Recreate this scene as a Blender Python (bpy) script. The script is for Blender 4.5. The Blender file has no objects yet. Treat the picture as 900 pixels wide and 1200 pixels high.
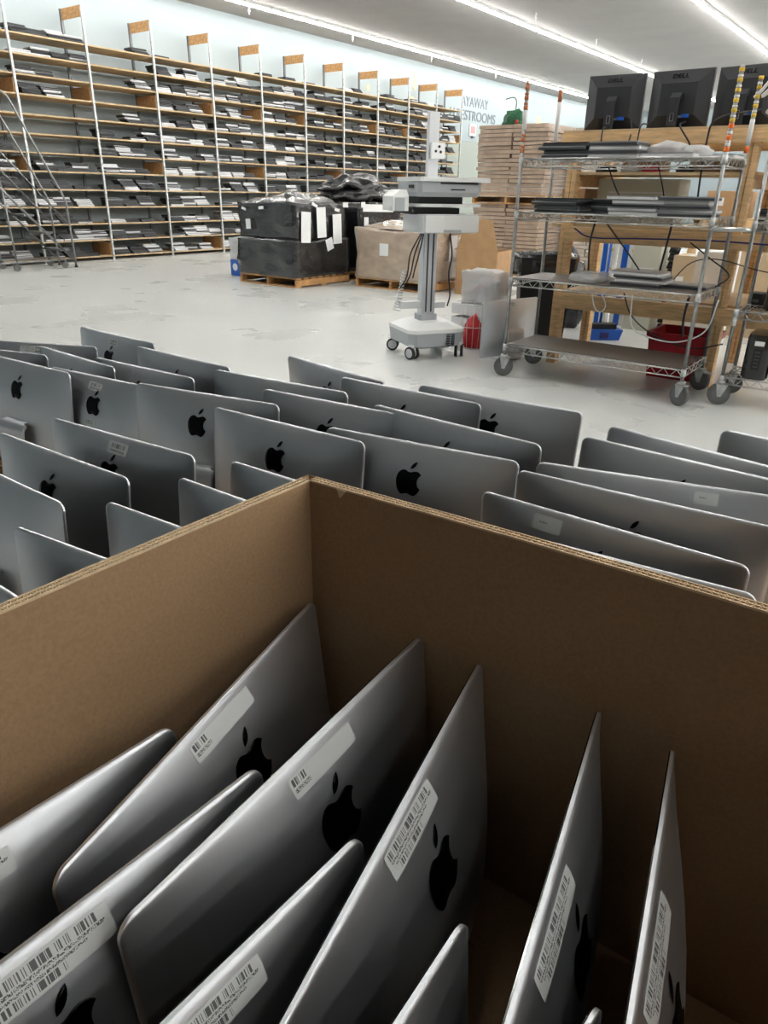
import bpy, bmesh, math, random
from mathutils import Vector, Matrix, noise
random.seed(7)
S = bpy.context.scene
COL = S.collection
R = math.radians
# ------------------------------------------------------------------ camera, world, exposure
CAM_H = 1.35
yaw, pit, rol = R(36.65), R(24.41), R(1.07)
hf = Vector((math.cos(yaw), math.sin(yaw), 0)); rt = Vector((math.sin(yaw), -math.cos(yaw), 0))
fw = hf * math.cos(pit) + Vector((0, 0, -math.sin(pit))); up = hf * math.sin(pit) + Vector((0, 0, math.cos(pit)))
r2 = rt * math.cos(rol) + up * math.sin(rol); u2 = up * math.cos(rol) - rt * math.sin(rol)
cd = bpy.data.cameras.new('camera'); cam = bpy.data.objects.new('camera', cd); COL.objects.link(cam)
cam.matrix_world = Matrix(((r2.x, u2.x, -fw.x, 0), (r2.y, u2.y, -fw.y, 0), (r2.z, u2.z, -fw.z, CAM_H), (0, 0, 0, 1)))
cd.sensor_fit = 'VERTICAL'; cd.sensor_height = 36; cd.lens = 830 / 1200 * 36; cd.clip_start = .02; cd.clip_end = 200
S.camera = cam
wd = bpy.data.worlds.new('world'); S.world = wd; wd.use_nodes = True
wd.node_tree.nodes['Background'].inputs[0].default_value = (.8, .85, .9, 1)
wd.node_tree.nodes['Background'].inputs[1].default_value = .3
S.view_settings.view_transform = 'Standard'; S.view_settings.look = 'None'
S.view_settings.gamma = 1; S.view_settings.use_curve_mapping = False
S.view_settings.exposure = 0.2
TUBE_STRENGTH = 63.0

# ------------------------------------------------------------------ materials
def lin(c):
    return tuple(((v / 255) / 12.92 if v / 255 <= .04045 else ((v / 255 + .055) / 1.055) ** 2.4) for v in c)
def mat(name, rgb, rough=.5, metal=0., var=0., scale=8., bump=0., bscale=None, coat=0., alpha=1., spec=.5, detail=4, stretch=None, trans=0.):
    m = bpy.data.materials.new(name); m.use_nodes = True
    nt = m.node_tree; b = nt.nodes['Principled BSDF']; c = lin(rgb)
    b.inputs['Base Color'].default_value = (*c, 1); b.inputs['Roughness'].default_value = rough
    b.inputs['Metallic'].default_value = metal; b.inputs['Specular IOR Level'].default_value = spec
    b.inputs['Coat Weight'].default_value = coat; b.inputs['Alpha'].default_value = alpha
    b.inputs['Transmission Weight'].default_value = trans
    if var or bump:
        tc = nt.nodes.new('ShaderNodeTexCoord'); src = tc.outputs['Object']
        if stretch:
            mp = nt.nodes.new('ShaderNodeMapping'); mp.inputs['Scale'].default_value = stretch
            nt.links.new(src, mp.inputs[0]); src = mp.outputs[0]
    if var:
        n = nt.nodes.new('ShaderNodeTexNoise'); n.inputs['Scale'].default_value = scale; n.inputs['Detail'].default_value = detail
        nt.links.new(src, n.inputs['Vector'])
        cr = nt.nodes.new('ShaderNodeValToRGB')
        cr.color_ramp.elements[0].position = .3; cr.color_ramp.elements[1].position = .7
        cr.color_ramp.elements[0].color = (*[v * (1 - var) for v in c], 1)
        cr.color_ramp.elements[1].color = (*[min(1, v * (1 + var)) for v in c], 1)
        nt.links.new(n.outputs[0], cr.inputs[0]); nt.links.new(cr.outputs[0], b.inputs['Base Color'])
    if bump:
        n2 = nt.nodes.new('ShaderNodeTexNoise'); n2.inputs['Scale'].default_value = bscale or scale; n2.inputs['Detail'].default_value = 5
        nt.links.new(src, n2.inputs['Vector'])
        bp = nt.nodes.new('ShaderNodeBump'); bp.inputs['Strength'].default_value = bump; bp.inputs['Distance'].default_value = .02
        nt.links.new(n2.outputs[0], bp.inputs['Height']); nt.links.new(bp.outputs[0], b.inputs['Normal'])
    return m
def emis(name, rgb, s):
    m = bpy.data.materials.new(name); m.use_nodes = True
    b = m.node_tree.nodes['Principled BSDF']; b.inputs['Base Color'].default_value = (*lin(rgb), 1)
    b.inputs['Emission Color'].default_value = (*lin(rgb), 1); b.inputs['Emission Strength'].default_value = s
    return m
M = {}
M['wall'] = mat('painted_wall', (164, 175, 179), .8, var=.03, scale=.6)
M['ceil'] = mat('plaster_ceiling', (158, 156, 154), .9, var=.04, scale=1.5, bump=.15, bscale=6)
M['green'] = mat('grey_green_paint', (160, 167, 160), .7)
M['alu'] = mat('anodised_aluminium', (216, 219, 224), .45, 1., var=.03, scale=3)
M['alu_d'] = mat('brushed_steel', (150, 150, 150), .35, .9, var=.1, scale=20)
M['chrome'] = mat('chrome_wire', (205, 206, 205), .28, .9, var=.1, scale=30)
M['galv'] = mat('galvanised_post', (196, 198, 198), .45, .6, var=.25, scale=18)
M['rackpost'] = mat('zinc_rack_post', (158, 160, 160), .35, .85, var=.2, scale=25)
M['galv_d'] = mat('grey_painted_and_shaded_steel', (110, 112, 114), .5, .4, var=.15, scale=10)
M['logo'] = mat('gloss_black_logo', (4, 4, 5), .2, spec=.15)
M['glass'] = mat('black_glass', (6, 7, 8), .07)
M['black'] = mat('black_plastic', (26, 27, 29), .45)
M['moncase'] = mat('monitor_case', (50, 51, 55), .4, bump=.05, bscale=300)
M['blackg'] = mat('black_gloss_plastic', (10, 11, 14), .16, coat=.5)
M['rubber'] = mat('grey_rubber', (98, 98, 97), .65)
M['rubber_k'] = mat('dark_rubber', (38, 38, 39), .7)
M['card'] = mat('kraft_cardboard', (156, 126, 94), .85, var=.1, scale=150, bump=.08, bscale=220, detail=8)
M['card_in'] = mat('kraft_flutes', (214, 190, 156), .9, var=.1, scale=60)
M['card2'] = mat('brown_cardboard', (176, 140, 102), .85, var=.08, scale=9)
M['card3'] = mat('pale_cardboard', (200, 178, 148), .85, var=.06, scale=9)
M['wood'] = mat('pine_timber', (224, 186, 138), .65, var=.22, scale=4, detail=6, stretch=(2, 2, 14))
M['woodb'] = mat('pine_timber_beam', (226, 188, 140), .65, var=.2, scale=4, detail=6, stretch=(14, 2, 14))
M['board'] = mat('particle_board_shelf', (198, 172, 134), .7, var=.15, scale=5)
M['osb'] = mat('strand_board', (180, 138, 92), .7, var=.3, scale=28, detail=3)
M['pallet'] = mat('rough_pallet_wood', (186, 142, 92), .8, var=.25, scale=7)
M['wrapk'] = mat('black_stretch_wrap', (26, 27, 30), .2, bump=1., bscale=11, coat=.8, stretch=(1, 1, 2.2))
M['wrapc'] = mat('clear_wrapped_carton', (184, 166, 148), .25, var=.14, scale=5, bump=.8, bscale=10, coat=.8, stretch=(1, 1, 1.8))
M['bag'] = mat('black_bin_bag', (14, 14, 16), .25, bump=.6, bscale=14, coat=.4)
M['paper'] = mat('white_paper', (236, 238, 238), .8)
M['white'] = mat('white_plastic', (226, 228, 228), .4)
M['cartw'] = mat('cart_white_plastic', (246, 248, 248), .35)
M['cartg'] = mat('cart_grey_plastic', (184, 189, 194), .45)
M['cartl'] = mat('cart_light_grey', (222, 225, 228), .4)
M['cartd'] = mat('cart_dark_slots', (30, 31, 33), .6)
M['lap_k'] = mat('laptop_black', (40, 41, 44), .45)
M['lap_d'] = mat('laptop_charcoal', (74, 75, 79), .4, .2)
M['lap_s'] = mat('laptop_silver', (170, 171, 173), .35, .6)
M['lap_w'] = mat('laptop_pale_grey', (226, 226, 226), .45, .1)
M['red'] = mat('red_plastic', (176, 12, 34), .4)
M['redb'] = mat('red_bag', (190, 30, 40), .5, bump=.4, bscale=20)
M['blue'] = mat('blue_plastic', (24, 92, 190), .4)
M['navy'] = mat('blue_cable', (40, 36, 110), .5)
M['orange'] = mat('orange_tape', (228, 110, 40), .6, var=.1)
M['rust'] = mat('rust_orange_tape', (176, 106, 66), .6, var=.25, scale=30)
M['yellow'] = mat('yellow_tape', (214, 178, 60), .6, var=.1)
M['tapew'] = mat('white_tape', (222, 222, 220), .6)
M['liner'] = mat('grey_shelf_liner', (108, 103, 99), .4, var=.08, scale=6)
M['clear'] = mat('clear_film', (232, 234, 236), .2, alpha=.45, bump=.5, bscale=25)
M['clearw'] = mat('cloudy_plastic_bag', (226, 228, 230), .3, alpha=.6, bump=.6, bscale=22)
M['beige'] = mat('beige_case', (198, 200, 186), .5)
M['darkgreen'] = mat('green_tinsel', (18, 84, 50), .6, bump=.8, bscale=40)
M['letter'] = mat('dark_lettering', (112, 120, 126), .7)
M['scrap'] = mat('torn_yellow_paper', (222, 208, 160), .8, var=.1)
M['signr'] = mat('pale_red_print', (232, 150, 150), .7)
M['tube'] = emis('fluorescent_tube', (255, 253, 248), TUBE_STRENGTH)
M['grille'] = mat('vent_grey', (70, 72, 74), .6)

def floor_mat():
    m = bpy.data.materials.new('waxed_floor'); m.use_nodes = True; nt = m.node_tree; b = nt.nodes['Principled BSDF']; L = nt.links.new
    tc = nt.nodes.new('ShaderNodeTexCoord')
    n = nt.nodes.new('ShaderNodeTexNoise'); n.inputs['Scale'].default_value = .9; n.inputs['Detail'].default_value = 6; L(tc.outputs['Object'], n.inputs['Vector'])
    cr = nt.nodes.new('ShaderNodeValToRGB'); cr.color_ramp.elements[0].position = .3; cr.color_ramp.elements[1].position = .7
    cr.color_ramp.elements[0].color = (*lin((217, 220, 218)), 1); cr.color_ramp.elements[1].color = (*lin((222, 225, 223)), 1); L(n.outputs[0], cr.inputs[0])
    # faint tile joints
    br = nt.nodes.new('ShaderNodeTexBrick'); br.offset = 0; br.inputs['Scale'].default_value = 1; br.inputs['Brick Width'].default_value = 3.7; br.inputs['Row Height'].default_value = 3.7
    br.inputs['Mortar Size'].default_value = .007; br.inputs['Color1'].default_value = (1, 1, 1, 1); br.inputs['Color2'].default_value = (1, 1, 1, 1); br.inputs['Mortar'].default_value = (.84, .83, .81, 1)
    L(tc.outputs['Object'], br.inputs['Vector'])
    mx = nt.nodes.new('ShaderNodeMix'); mx.data_type = 'RGBA'; mx.blend_type = 'MULTIPLY'; mx.inputs[0].default_value = 1
    L(cr.outputs[0], mx.inputs[6]); L(br.outputs['Color'], mx.inputs[7])
    L(mx.outputs[2], b.inputs['Base Color'])
    rr = nt.nodes.new('ShaderNodeMapRange'); rr.inputs[3].default_value = .24; rr.inputs[4].default_value = .32; L(n.outputs[0], rr.inputs[0]); L(rr.outputs[0], b.inputs['Roughness'])
    return m
M['floor'] = floor_mat()

def sticker_mat(name, bars, lines):
    # white label with bar codes (bands in v) and rows of tiny print; uv from the mesh
    m = bpy.data.materials.new(name); m.use_nodes = True; nt = m.node_tree; b = nt.nodes['Principled BSDF']; L = nt.links.new
    b.inputs['Roughness'].default_value = .55
    uv = nt.nodes.new('ShaderNodeTexCoord'); sp = nt.nodes.new('ShaderNodeSeparateXYZ'); L(uv.outputs['UV'], sp.inputs[0])
    def math_(op, a, b_):
        n = nt.nodes.new('ShaderNodeMath'); n.operation = op
        for k, v in enumerate((a, b_)):
            if isinstance(v, (int, float)): n.inputs[k].default_value = v
            else: L(v, n.inputs[k])
        return n.outputs[0]
    def band(u0, u1, v0, v1):
        a = math_('MULTIPLY', math_('GREATER_THAN', sp.outputs[0], u0), math_('LESS_THAN', sp.outputs[0], u1))
        c = math_('MULTIPLY', math_('GREATER_THAN', sp.outputs[1], v0), math_('LESS_THAN', sp.outputs[1], v1))
        return math_('MULTIPLY', a, c)
    total = None
    for (u0, u1, v0, v1) in bars:
        w = nt.nodes.new('ShaderNodeTexWhiteNoise'); w.noise_dimensions = '1D'
        L(math_('FLOOR', math_('MULTIPLY', sp.outputs[0], 170), 0), w.inputs['W'])
        x = math_('MULTIPLY', math_('GREATER_THAN', w.outputs[0], .45), band(u0, u1, v0, v1))
        total = x if total is None else math_('MAXIMUM', total, x)
    for (u0, u1, v0, v1) in lines:
        w = nt.nodes.new('ShaderNodeTexWhiteNoise'); w.noise_dimensions = '2D'
        cb = nt.nodes.new('ShaderNodeCombineXYZ'); L(math_('FLOOR', math_('MULTIPLY', sp.outputs[0], 160), 0), cb.inputs[0]); L(math_('FLOOR', math_('MULTIPLY', sp.outputs[1], 44), 0), cb.inputs[1])
        L(cb.outputs[0], w.inputs['Vector'])
        x = math_('MULTIPLY', math_('GREATER_THAN', w.outputs[0], .5), band(u0, u1, v0, v1))
        total = x if total is None else math_('MAXIMUM', total, x)
    mx = nt.nodes.new('ShaderNodeMix'); mx.data_type = 'RGBA'
    mx.inputs[6].default_value = (*lin((222, 226, 226)), 1); mx.inputs[7].default_value = (*lin((92, 95, 98)), 1)
    if total is not None: L(total, mx.inputs[0])
    else: mx.inputs[0].default_value = 0
    L(mx.outputs[2], b.inputs['Base Color'])
    return m
M['stk_s'] = sticker_mat('barcode_label_small', [(.12, .88, .5, .88)], [(.12, .88, .16, .38)])
M['stk_l'] = sticker_mat('barcode_label_long', [(.05, .9, .66, .92), (.12, .62, .1, .34)], [(.05, .95, .52, .62), (.1, .8, .38, .47)])
M['stk_c'] = sticker_mat('barcode_label_corner', [(.03, .24, .56, .9)], [(.03, .26, .26, .46)])
M['stk_h'] = sticker_mat('handwritten_label', [], [(.22, .5, .5, .62)])

# ------------------------------------------------------------------ mesh helpers
class MB:
    def __init__(s): s.v = []; s.f = []; s.mi = []; s.sm = []
    def add(s, vs, fs, mi=0, smooth=False):
        o = len(s.v); s.v += [tuple(v) for v in vs]; s.f += [tuple(i + o for i in f) for f in fs]
        s.mi += [mi] * len(fs); s.sm += [smooth] * len(fs); return s
    def box(s, c, d, rot=None, mi=0, taper=1.):
        x, y, z = d[0] / 2, d[1] / 2, d[2] / 2; t = taper
        vs = [Vector(p) for p in ((-x, -y, -z), (x, -y, -z), (x, y, -z), (-x, y, -z), (-x * t, -y * t, z), (x * t, -y * t, z), (x * t, y * t, z), (-x * t, y * t, z))]
        if rot is not None: vs = [rot @ v for v in vs]
        c = Vector(c)
        return s.add([v + c for v in vs], [(3, 2, 1, 0), (4, 5, 6, 7), (0, 1, 5, 4), (1, 2, 6, 5), (2, 3, 7, 6), (3, 0, 4, 7)], mi)
    def cyl(s, a, b, r, n=10, r2=None, mi=0, smooth=True):
        a, b = Vector(a), Vector(b); d = (b - a).normalized()
        q = Vector((0, 0, 1)) if abs(d.z) < .9 else Vector((1, 0, 0))
        u = d.cross(q).normalized(); w = d.cross(u); r2 = r if r2 is None else r2
        vs = []
        for k in range(n):
            an = 2 * math.pi * k / n; e = u * math.cos(an) + w * math.sin(an); vs += [a + e * r, b + e * r2]
        s.add(vs, [(2 * k, 2 * k + 1, 2 * ((k + 1) % n) + 1, 2 * ((k + 1) % n)) for k in range(n)], mi, smooth)
        o = len(s.v) - 2 * n
        s.f += [tuple(o + 2 * k for k in range(n)), tuple(o + 2 * k + 1 for k in reversed(range(n)))]; s.mi += [mi] * 2; s.sm += [False] * 2
        return s
    def tube(s, pts, r, n=6, mi=0):
        pts = [Vector(p) for p in pts]; rings = []
        prev = None
        for k, p in enumerate(pts):
            d = (pts[min(k + 1, len(pts) - 1)] - pts[max(k - 1, 0)]).normalized()
            q = prev if prev is not None else (Vector((0, 0, 1)) if abs(d.z) < .9 else Vector((1, 0, 0)))
            u = (q - d * q.dot(d)).normalized(); prev = u; w = d.cross(u)
            rings.append([p + (u * math.cos(2 * math.pi * j / n) + w * math.sin(2 * math.pi * j / n)) * r for j in range(n)])
        vs = [v for g in rings for v in g]; fs = []
        for k in range(len(rings) - 1):
            for j in range(n): fs.append((k * n + j, k * n + (j + 1) % n, (k + 1) * n + (j + 1) % n, (k + 1) * n + j))
        s.add(vs, fs, mi, True)
        o = len(s.v) - len(vs); m = len(rings) - 1
        s.f += [tuple(o + j for j in reversed(range(n))), tuple(o + m * n + j for j in range(n))]; s.mi += [mi] * 2; s.sm += [False] * 2
        return s
    def prism(s, poly, axis, a, b, mi=0):
        # poly: 2D points; axis: 'x','y','z' extruded from a to b
        def P(p, t): return {'x': (t, p[0], p[1]), 'y': (p[0], t, p[1]), 'z': (p[0], p[1], t)}[axis]
        n = len(poly); vs = [P(p, a) for p in poly] + [P(p, b) for p in poly]
        fs = [tuple(reversed(range(n))), tuple(range(n, 2 * n))] + [(k, (k + 1) % n, n + (k + 1) % n, n + k) for k in range(n)]
        return s.add(vs, fs, mi)
    def loft(s, rings, mi=0, smooth=False):
        n = len(rings[0]); vs = [v for g in rings for v in g]; fs = []
        for k in range(len(rings) - 1):
            for j in range(n): fs.append((k * n + j, k * n + (j + 1) % n, (k + 1) * n + (j + 1) % n, (k + 1) * n + j))
        fs += [tuple(reversed(range(n))), tuple((len(rings) - 1) * n + j for j in range(n))]
        return s.add(vs, fs, mi, smooth)
    def mesh(s, name, mats):
        me = bpy.data.meshes.new(name); me.from_pydata(s.v, [], s.f)
        for m in (mats if isinstance(mats, (list, tuple)) else [mats]): me.materials.append(m)
        me.polygons.foreach_set('material_index', s.mi); me.polygons.foreach_set('use_smooth', s.sm)
        bm = bmesh.new(); bm.from_mesh(me); bmesh.ops.recalc_face_normals(bm, faces=bm.faces); bm.to_mesh(me); bm.free()
        me.update(); return me
    def obj(s, name, mats, parent=None, loc=None, rot=None):
        return place(name, s.mesh(name, mats), parent, loc, rot)
def place(name, me, parent=None, loc=None, rot=None):
    o = bpy.data.objects.new(name, me); COL.objects.link(o); o.parent = parent
    if loc is not None: o.location = loc
    if rot is not None: o.rotation_euler = rot
    return o
def tag(o, label, cat, group=None, kind=None):
    if label: o['label'] = label
    if cat: o['category'] = cat
    if group: o['group'] = group
    if kind: o['kind'] = kind
    return o
def thing(name, label, cat, loc=(0, 0, 0), rz=0., group=None):
    o = bpy.data.objects.new(name, None); COL.objects.link(o); o.empty_display_size = .1
    o.location = loc; o.rotation_euler = (0, 0, rz); return tag(o, label, cat, group)
def struct(name, mb, m, loc=None):
    o = mb.obj(name, m, None, loc); o['kind'] = 'structure'; return o
def copy_tree(o, parent=None):
    c = o.copy(); COL.objects.link(c); c.parent = parent
    for ch in list(o.children): copy_tree(ch, c)
    return c
def smooth_path(pts, n=8):
    # Catmull-Rom through the points
    P = [Vector(p) for p in pts]; P = [P[0] * 2 - P[1]] + P + [P[-1] * 2 - P[-2]]; out = []
    for k in range(1, len(P) - 2):
        for j in range(n):
            t = j / n; a, b, c, d = P[k - 1], P[k], P[k + 1], P[k + 2]
            out.append(.5 * ((2 * b) + (c - a) * t + (2 * a - 5 * b + 4 * c - d) * t * t + (3 * b - a - 3 * c + d) * t ** 3))
    out.append(P[-2]); return out
def rbox(mb, c, d, r, seg=3, mi=0, axis='z'):
    # box with rounded vertical (axis) edges
    a, b = {'z': (d[0], d[1]), 'y': (d[0], d[2]), 'x': (d[1], d[2])}[axis]
    poly = []
    for sx, sy, st in ((1, 1, 0), (-1, 1, 90), (-1, -1, 180), (1, -1, 270)):
        for k in range(seg + 1):
            t = R(st + 90 * k / seg); poly.append((sx * (a / 2 - r) + r * math.cos(t), sy * (b / 2 - r) + r * math.sin(t)))
    k = 'xyz'.index(axis); off = {'z': (c[0], c[1]), 'y': (c[0], c[2]), 'x': (c[1], c[2])}[axis]
    return mb.prism([(p[0] + off[0], p[1] + off[1]) for p in poly], axis, c[k] - d[k] / 2, c[k] + d[k] / 2, mi)
ORD = ['first', 'second', 'third', 'fourth', 'fifth', 'sixth', 'seventh', 'eighth', 'ninth', 'tenth', 'eleventh', 'twelfth', 'thirteenth']

# ------------------------------------------------------------------ room
X0, X1, Y0, Y1, ZC = -9., 37., -24., 14.15, 4.86
struct('floor', MB().box(((X0 + X1) / 2, (Y0 + Y1) / 2, -.05), (X1 - X0 + .4, Y1 - Y0 + .4, .1)), M['floor'])
struct('ceiling', MB().box(((X0 + X1) / 2, (Y0 + Y1) / 2, ZC + .05), (X1 - X0 + .4, Y1 - Y0 + .4, .1)), M['ceil'])
struct('wall_left', MB().box(((X0 + X1) / 2, Y1 + .1, ZC / 2), (X1 - X0 + .4, .2, ZC)), M['wall'])
struct('wall_right', MB().box(((X0 + X1) / 2, Y0 - .1, ZC / 2), (X1 - X0 + .4, .2, ZC)), M['wall'])
struct('wall_far', MB().box((X1 + .1, (Y0 + Y1) / 2, ZC / 2), (.2, Y1 - Y0, ZC)), M['wall'])
struct('wall_back', MB().box((X0 - .1, (Y0 + Y1) / 2, ZC / 2), (.2, Y1 - Y0, ZC)), M['wall'])
struct('trim_1', MB().box((24.4, Y1 - .02, 1.46), (4.6, .04, 2.92)), M['green'])
struct('trim_2', MB().box((24.4, Y1 - .03, 2.96), (4.7, .06, .08)), M['wall'])

# fluorescent strip lights: continuous rows of fixtures along X
def fixture_meshes():
    h = MB(); h.prism([(-.06, 0), (.06, 0), (.045, -.045), (-.045, -.045)], 'x', -.72, .72)
    t = MB(); t.cyl((-.7, 0, -.066), (.7, 0, -.066), .021, 8)
    e = MB(); e.box((0, 0, -.055), (.03, .06, .06))
    return h.mesh('housing', M['white']), t.mesh('lamp_tube', M['tube']), e.mesh('end_cap', M['grille'])
fh, ft, fe = fixture_meshes()
ROWS = [(12.93, 'row nearest the laptop shelving'), (9.03, 'middle row in view'), (5.24, 'row at the top right corner'), (1.4, 'row overhead'), (-2.4, 'row behind to the right'), (-6.2, 'second row to the right'), (-10., 'added third row to the right'), (-13.8, 'added fourth row to the right'), (-17.6, 'added fifth row to the right'), (-21.4, 'added row along the right wall')]  # farthest right rows are unseen, added so the box computers reflect brighter
for yr, nm in ROWS:
    for k in range(7 if yr > 0 else 6, 31):             # fixtures behind the camera left out to darken the box wall
        x = -8.1 + 1.455 * k
        xf = {12.93: 11.2, 9.03: 13.6, 5.24: 16.}.get(yr, 99); q = int((x - xf) / 1.455)
        t = thing('strip_light', 'fluorescent strip light, %s, %s' % (nm, (ORD[q] + ' fixture from the left') if x > xf and q < 9 else 'far end fixture' if x > xf else 'out of the frame'), 'ceiling light', (x, yr, ZC), 0, 'strip lights in the ' + nm)
        place('housing', fh, t); place('lamp_tube', ft, t); place('end_cap', fe, t, (.722, 0, 0))
spm = MB().cyl((0, 0, 0), (0, 0, -.06), .018, 8).cyl((0, 0, -.06), (0, 0, -.1), .03, 8, .02).cyl((0, 0, -.1), (0, 0, -.14), .012, 6).mesh('sprinkler_head', M['white'])
for k, (x, y) in enumerate(((12.72, 13.3), (16.2, 13.3), (19.75, 13.3), (23.5, 13.3), (16.4, 8.4), (19.76, 8.4), (23.1, 8.4))):
    tag(place('sprinkler_head', spm, None, (x, y, ZC)), ('%s white sprinkler head from the left along the shelving wall' % ORD[k]) if k < 4 else ('%s white sprinkler head from the left beside the middle light row' % ORD[k - 4]), 'sprinkler', 'ceiling sprinklers')

# ------------------------------------------------------------------ wall shelving
UX = [7.30 + 1.432 * k for k in range(-1, 11)]
YF, YR = 13.35, 14.0
ZS = [.085 + .297 * k for k in range(13)]
upm = MB().box((0, 0, 2.12), (.035, .04, 4.24)); 
for k in range(40): upm.box((0, -.021, .12 + k * .103), (.014, .004, .03), mi=1)
up_f = upm.mesh('front_upright', [M['galv'], M['white']])
up_r = MB().box((0, 0, 2.12), (.045, .04, 4.24)).mesh('rear_upright', M['galv_d'])  # rear posts' shade is put into the colour, darker than the front ones
osb_t = MB().box((0, (YR - YF) / 2, 4.15), (.02, YR - YF, .17)).mesh('top_panel', M['osb'])
osb_b = MB().box((0, (YR - YF) / 2, .12), (.018, YR - YF - .05, .22)).mesh('brace_panel', M['osb'])
brd = MB().box((.716, (YR - YF) / 2, -.012), (1.39, YR - YF, .024)).mesh('shelf_board', M['board'])
rail = MB().box((.716, -.005, -.016), (1.4, .014, .03)).mesh('shelf_rail', M['board'])
for i, x in enumerate(UX):
    nb = ['half-hidden', 'first full', 'second', 'third', 'fourth', 'fifth', 'sixth', 'seventh', 'eighth', 'ninth', 'last visible']
    last = i == len(UX) - 1
    lab = 'tall steel shelving bay with laptops, %s bay from the left' % nb[i] if not last else 'bare end frame of the tall steel shelving, beside the wall lettering'
    t = thing('shelving_bay', lab, 'shelving', (x, YF, 0), 0, 'shelving along the left wall')
    place('front_upright', up_f, t); place('rear_upright', up_r, t, (0, YR - YF, 0)); place('top_panel', osb_t, t)
    for z in (ZS[9], ZS[5]) if i % 2 else (ZS[9], ZS[0]): place('brace_panel', osb_b, t, (-.022, 0, z))
    if not last:
        for z in ZS:
            b = place('shelf_board', brd, t, (0, 0, z))

# laptops on the wall shelves
def laptop_mesh(col, w=.34, d=.245, h=.031):
    mb = MB(); mb.box((0, 0, h * .28), (w, d, h * .56), taper=.985); mb.box((0, .002, h * .82), (w * .985, d * .975, h * .36), taper=.97, mi=1)
    return mb.mesh('laptop', [M['lap_k'] if col != 'lap_w' else M['lap_s'], M[col]])
LM = {c: laptop_mesh(c) for c in ('lap_k', 'lap_d', 'lap_s', 'lap_w')}
LN = {'lap_k': 'black', 'lap_d': 'dark grey', 'lap_s': 'silver', 'lap_w': 'pale grey'}
rl = random.Random(11); laps = []
for b in range(11):
    x0 = UX[b]
    for s in range(13):
        r = 12 - s                                  # row counted from the top
        fill = [(0, 1)]
        if b == 1: fill = {0: [(0, .97)], 1: [(0, .95)], 2: [(0, .5)], 3: [(.02, .68)], 4: [], 5: [], 6: [], 7: [(.08, .95)]}.get(r, [(0, .97)])
        if b == 2: fill = {0: [(.7, .99)], 1: [], 2: [(.66, .85)], 3: [], 4: [(.45, .99)], 5: [(0, .22), (.5, .99)], 6: [(0, .99)]}.get(r, [(0, .97)])
        if b == 0: fill = {0: [(0, .9)], 4: [], 5: [(.5, .9)]}.get(r, [(.1, .97)])
        if b > 2 and r == 0: fill = [[(0, .3)], [(.0, .05)], [(.0, .25), (.55, .98)], [(0, .45)], [(.0, .7)], [(.3, .9)], [(.1, .9)], [(0, .4)]][b - 3]
        for a, e in fill:
            x = x0 + .04 + a * 1.36; xe = x0 + .04 + e * 1.36
            while x + .30 < xe + .06 and x + .33 < x0 + 1.43:
                pale = {3: .62, 4: .6, 5: .5}.get(b, .26 if b < 3 else .12)
                n = rl.choice((2, 3, 4, 5, 5, 6)) if r else rl.choice((1, 2, 3))
                if (b, r) == (1, 0): n = rl.choice((3, 4, 5))
                lean = rl.uniform(-.03, -.004); pile_pale = rl.random() < pale
                for q in range(n):
                    pl = rl.random()
                    c = (rl.choice(('lap_w', 'lap_s', 'lap_w'))) if (pl < .85) == pile_pale else rl.choice(('lap_k', 'lap_k', 'lap_d'))
                    laps.append((max(x0 + .2, x + .18 + lean * (q - n / 2)), YF + .15 + .006 * q + rl.uniform(-.015, .03), ZS[s] + .0315 * q, rl.uniform(-.05, .05), c, b, r))
                x += rl.choice((.335, .345, .36, .40))
fwd = fw
def px(p):
    d = Vector(p) - Vector((0, 0, CAM_H)); z = d.dot(fw); return 450 + 830 * d.dot(r2) / z, 600 - 830 * d.dot(u2) / z
inv = [l for l in laps if -5 < px(l[:3])[0] < 905 and -5 < px(l[:3])[1]]
rest = [l for l in laps if l not in inv]
inv.sort(key=lambda l: l[0] ** 2 + l[1] ** 2 + (l[2] - CAM_H) ** 2)
for (x, y, z, a, c, b, r) in inv[:300]:
    o = place('laptop', LM[c], None, (x, y, z), (0, 0, a))
    tag(o, '%s laptop in the piles, %s shelf from top, %s bay' % (LN[c], ORD[r], ['leftmost cut-off', 'first full', 'second', 'third', 'fourth', 'fifth', 'sixth', 'seventh', 'eighth', 'ninth', 'tenth'][b]), 'laptop', 'laptops on wall shelf %d of bay %d' % (r + 1, b))
far = MB(); fm = ['lap_k', 'lap_d', 'lap_s', 'lap_w']
for (x, y, z, a, c, b, r) in inv[300:]:
    rot = Matrix.Rotation(a, 3, 'Z')
    far.box((x, y, z + .0088), (.34, .245, .0174), rot, mi=0 if c != 'lap_w' else 2, taper=.985); far.box((x, y, z + .0252), (.335, .24, .0115), rot, mi=fm.index(c), taper=.97)
tag(far.obj('shelved_laptops', [M[c] for c in fm]), 'piles of closed laptops filling the farther bays of the wall shelving', 'laptops', None, 'stuff')

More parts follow.
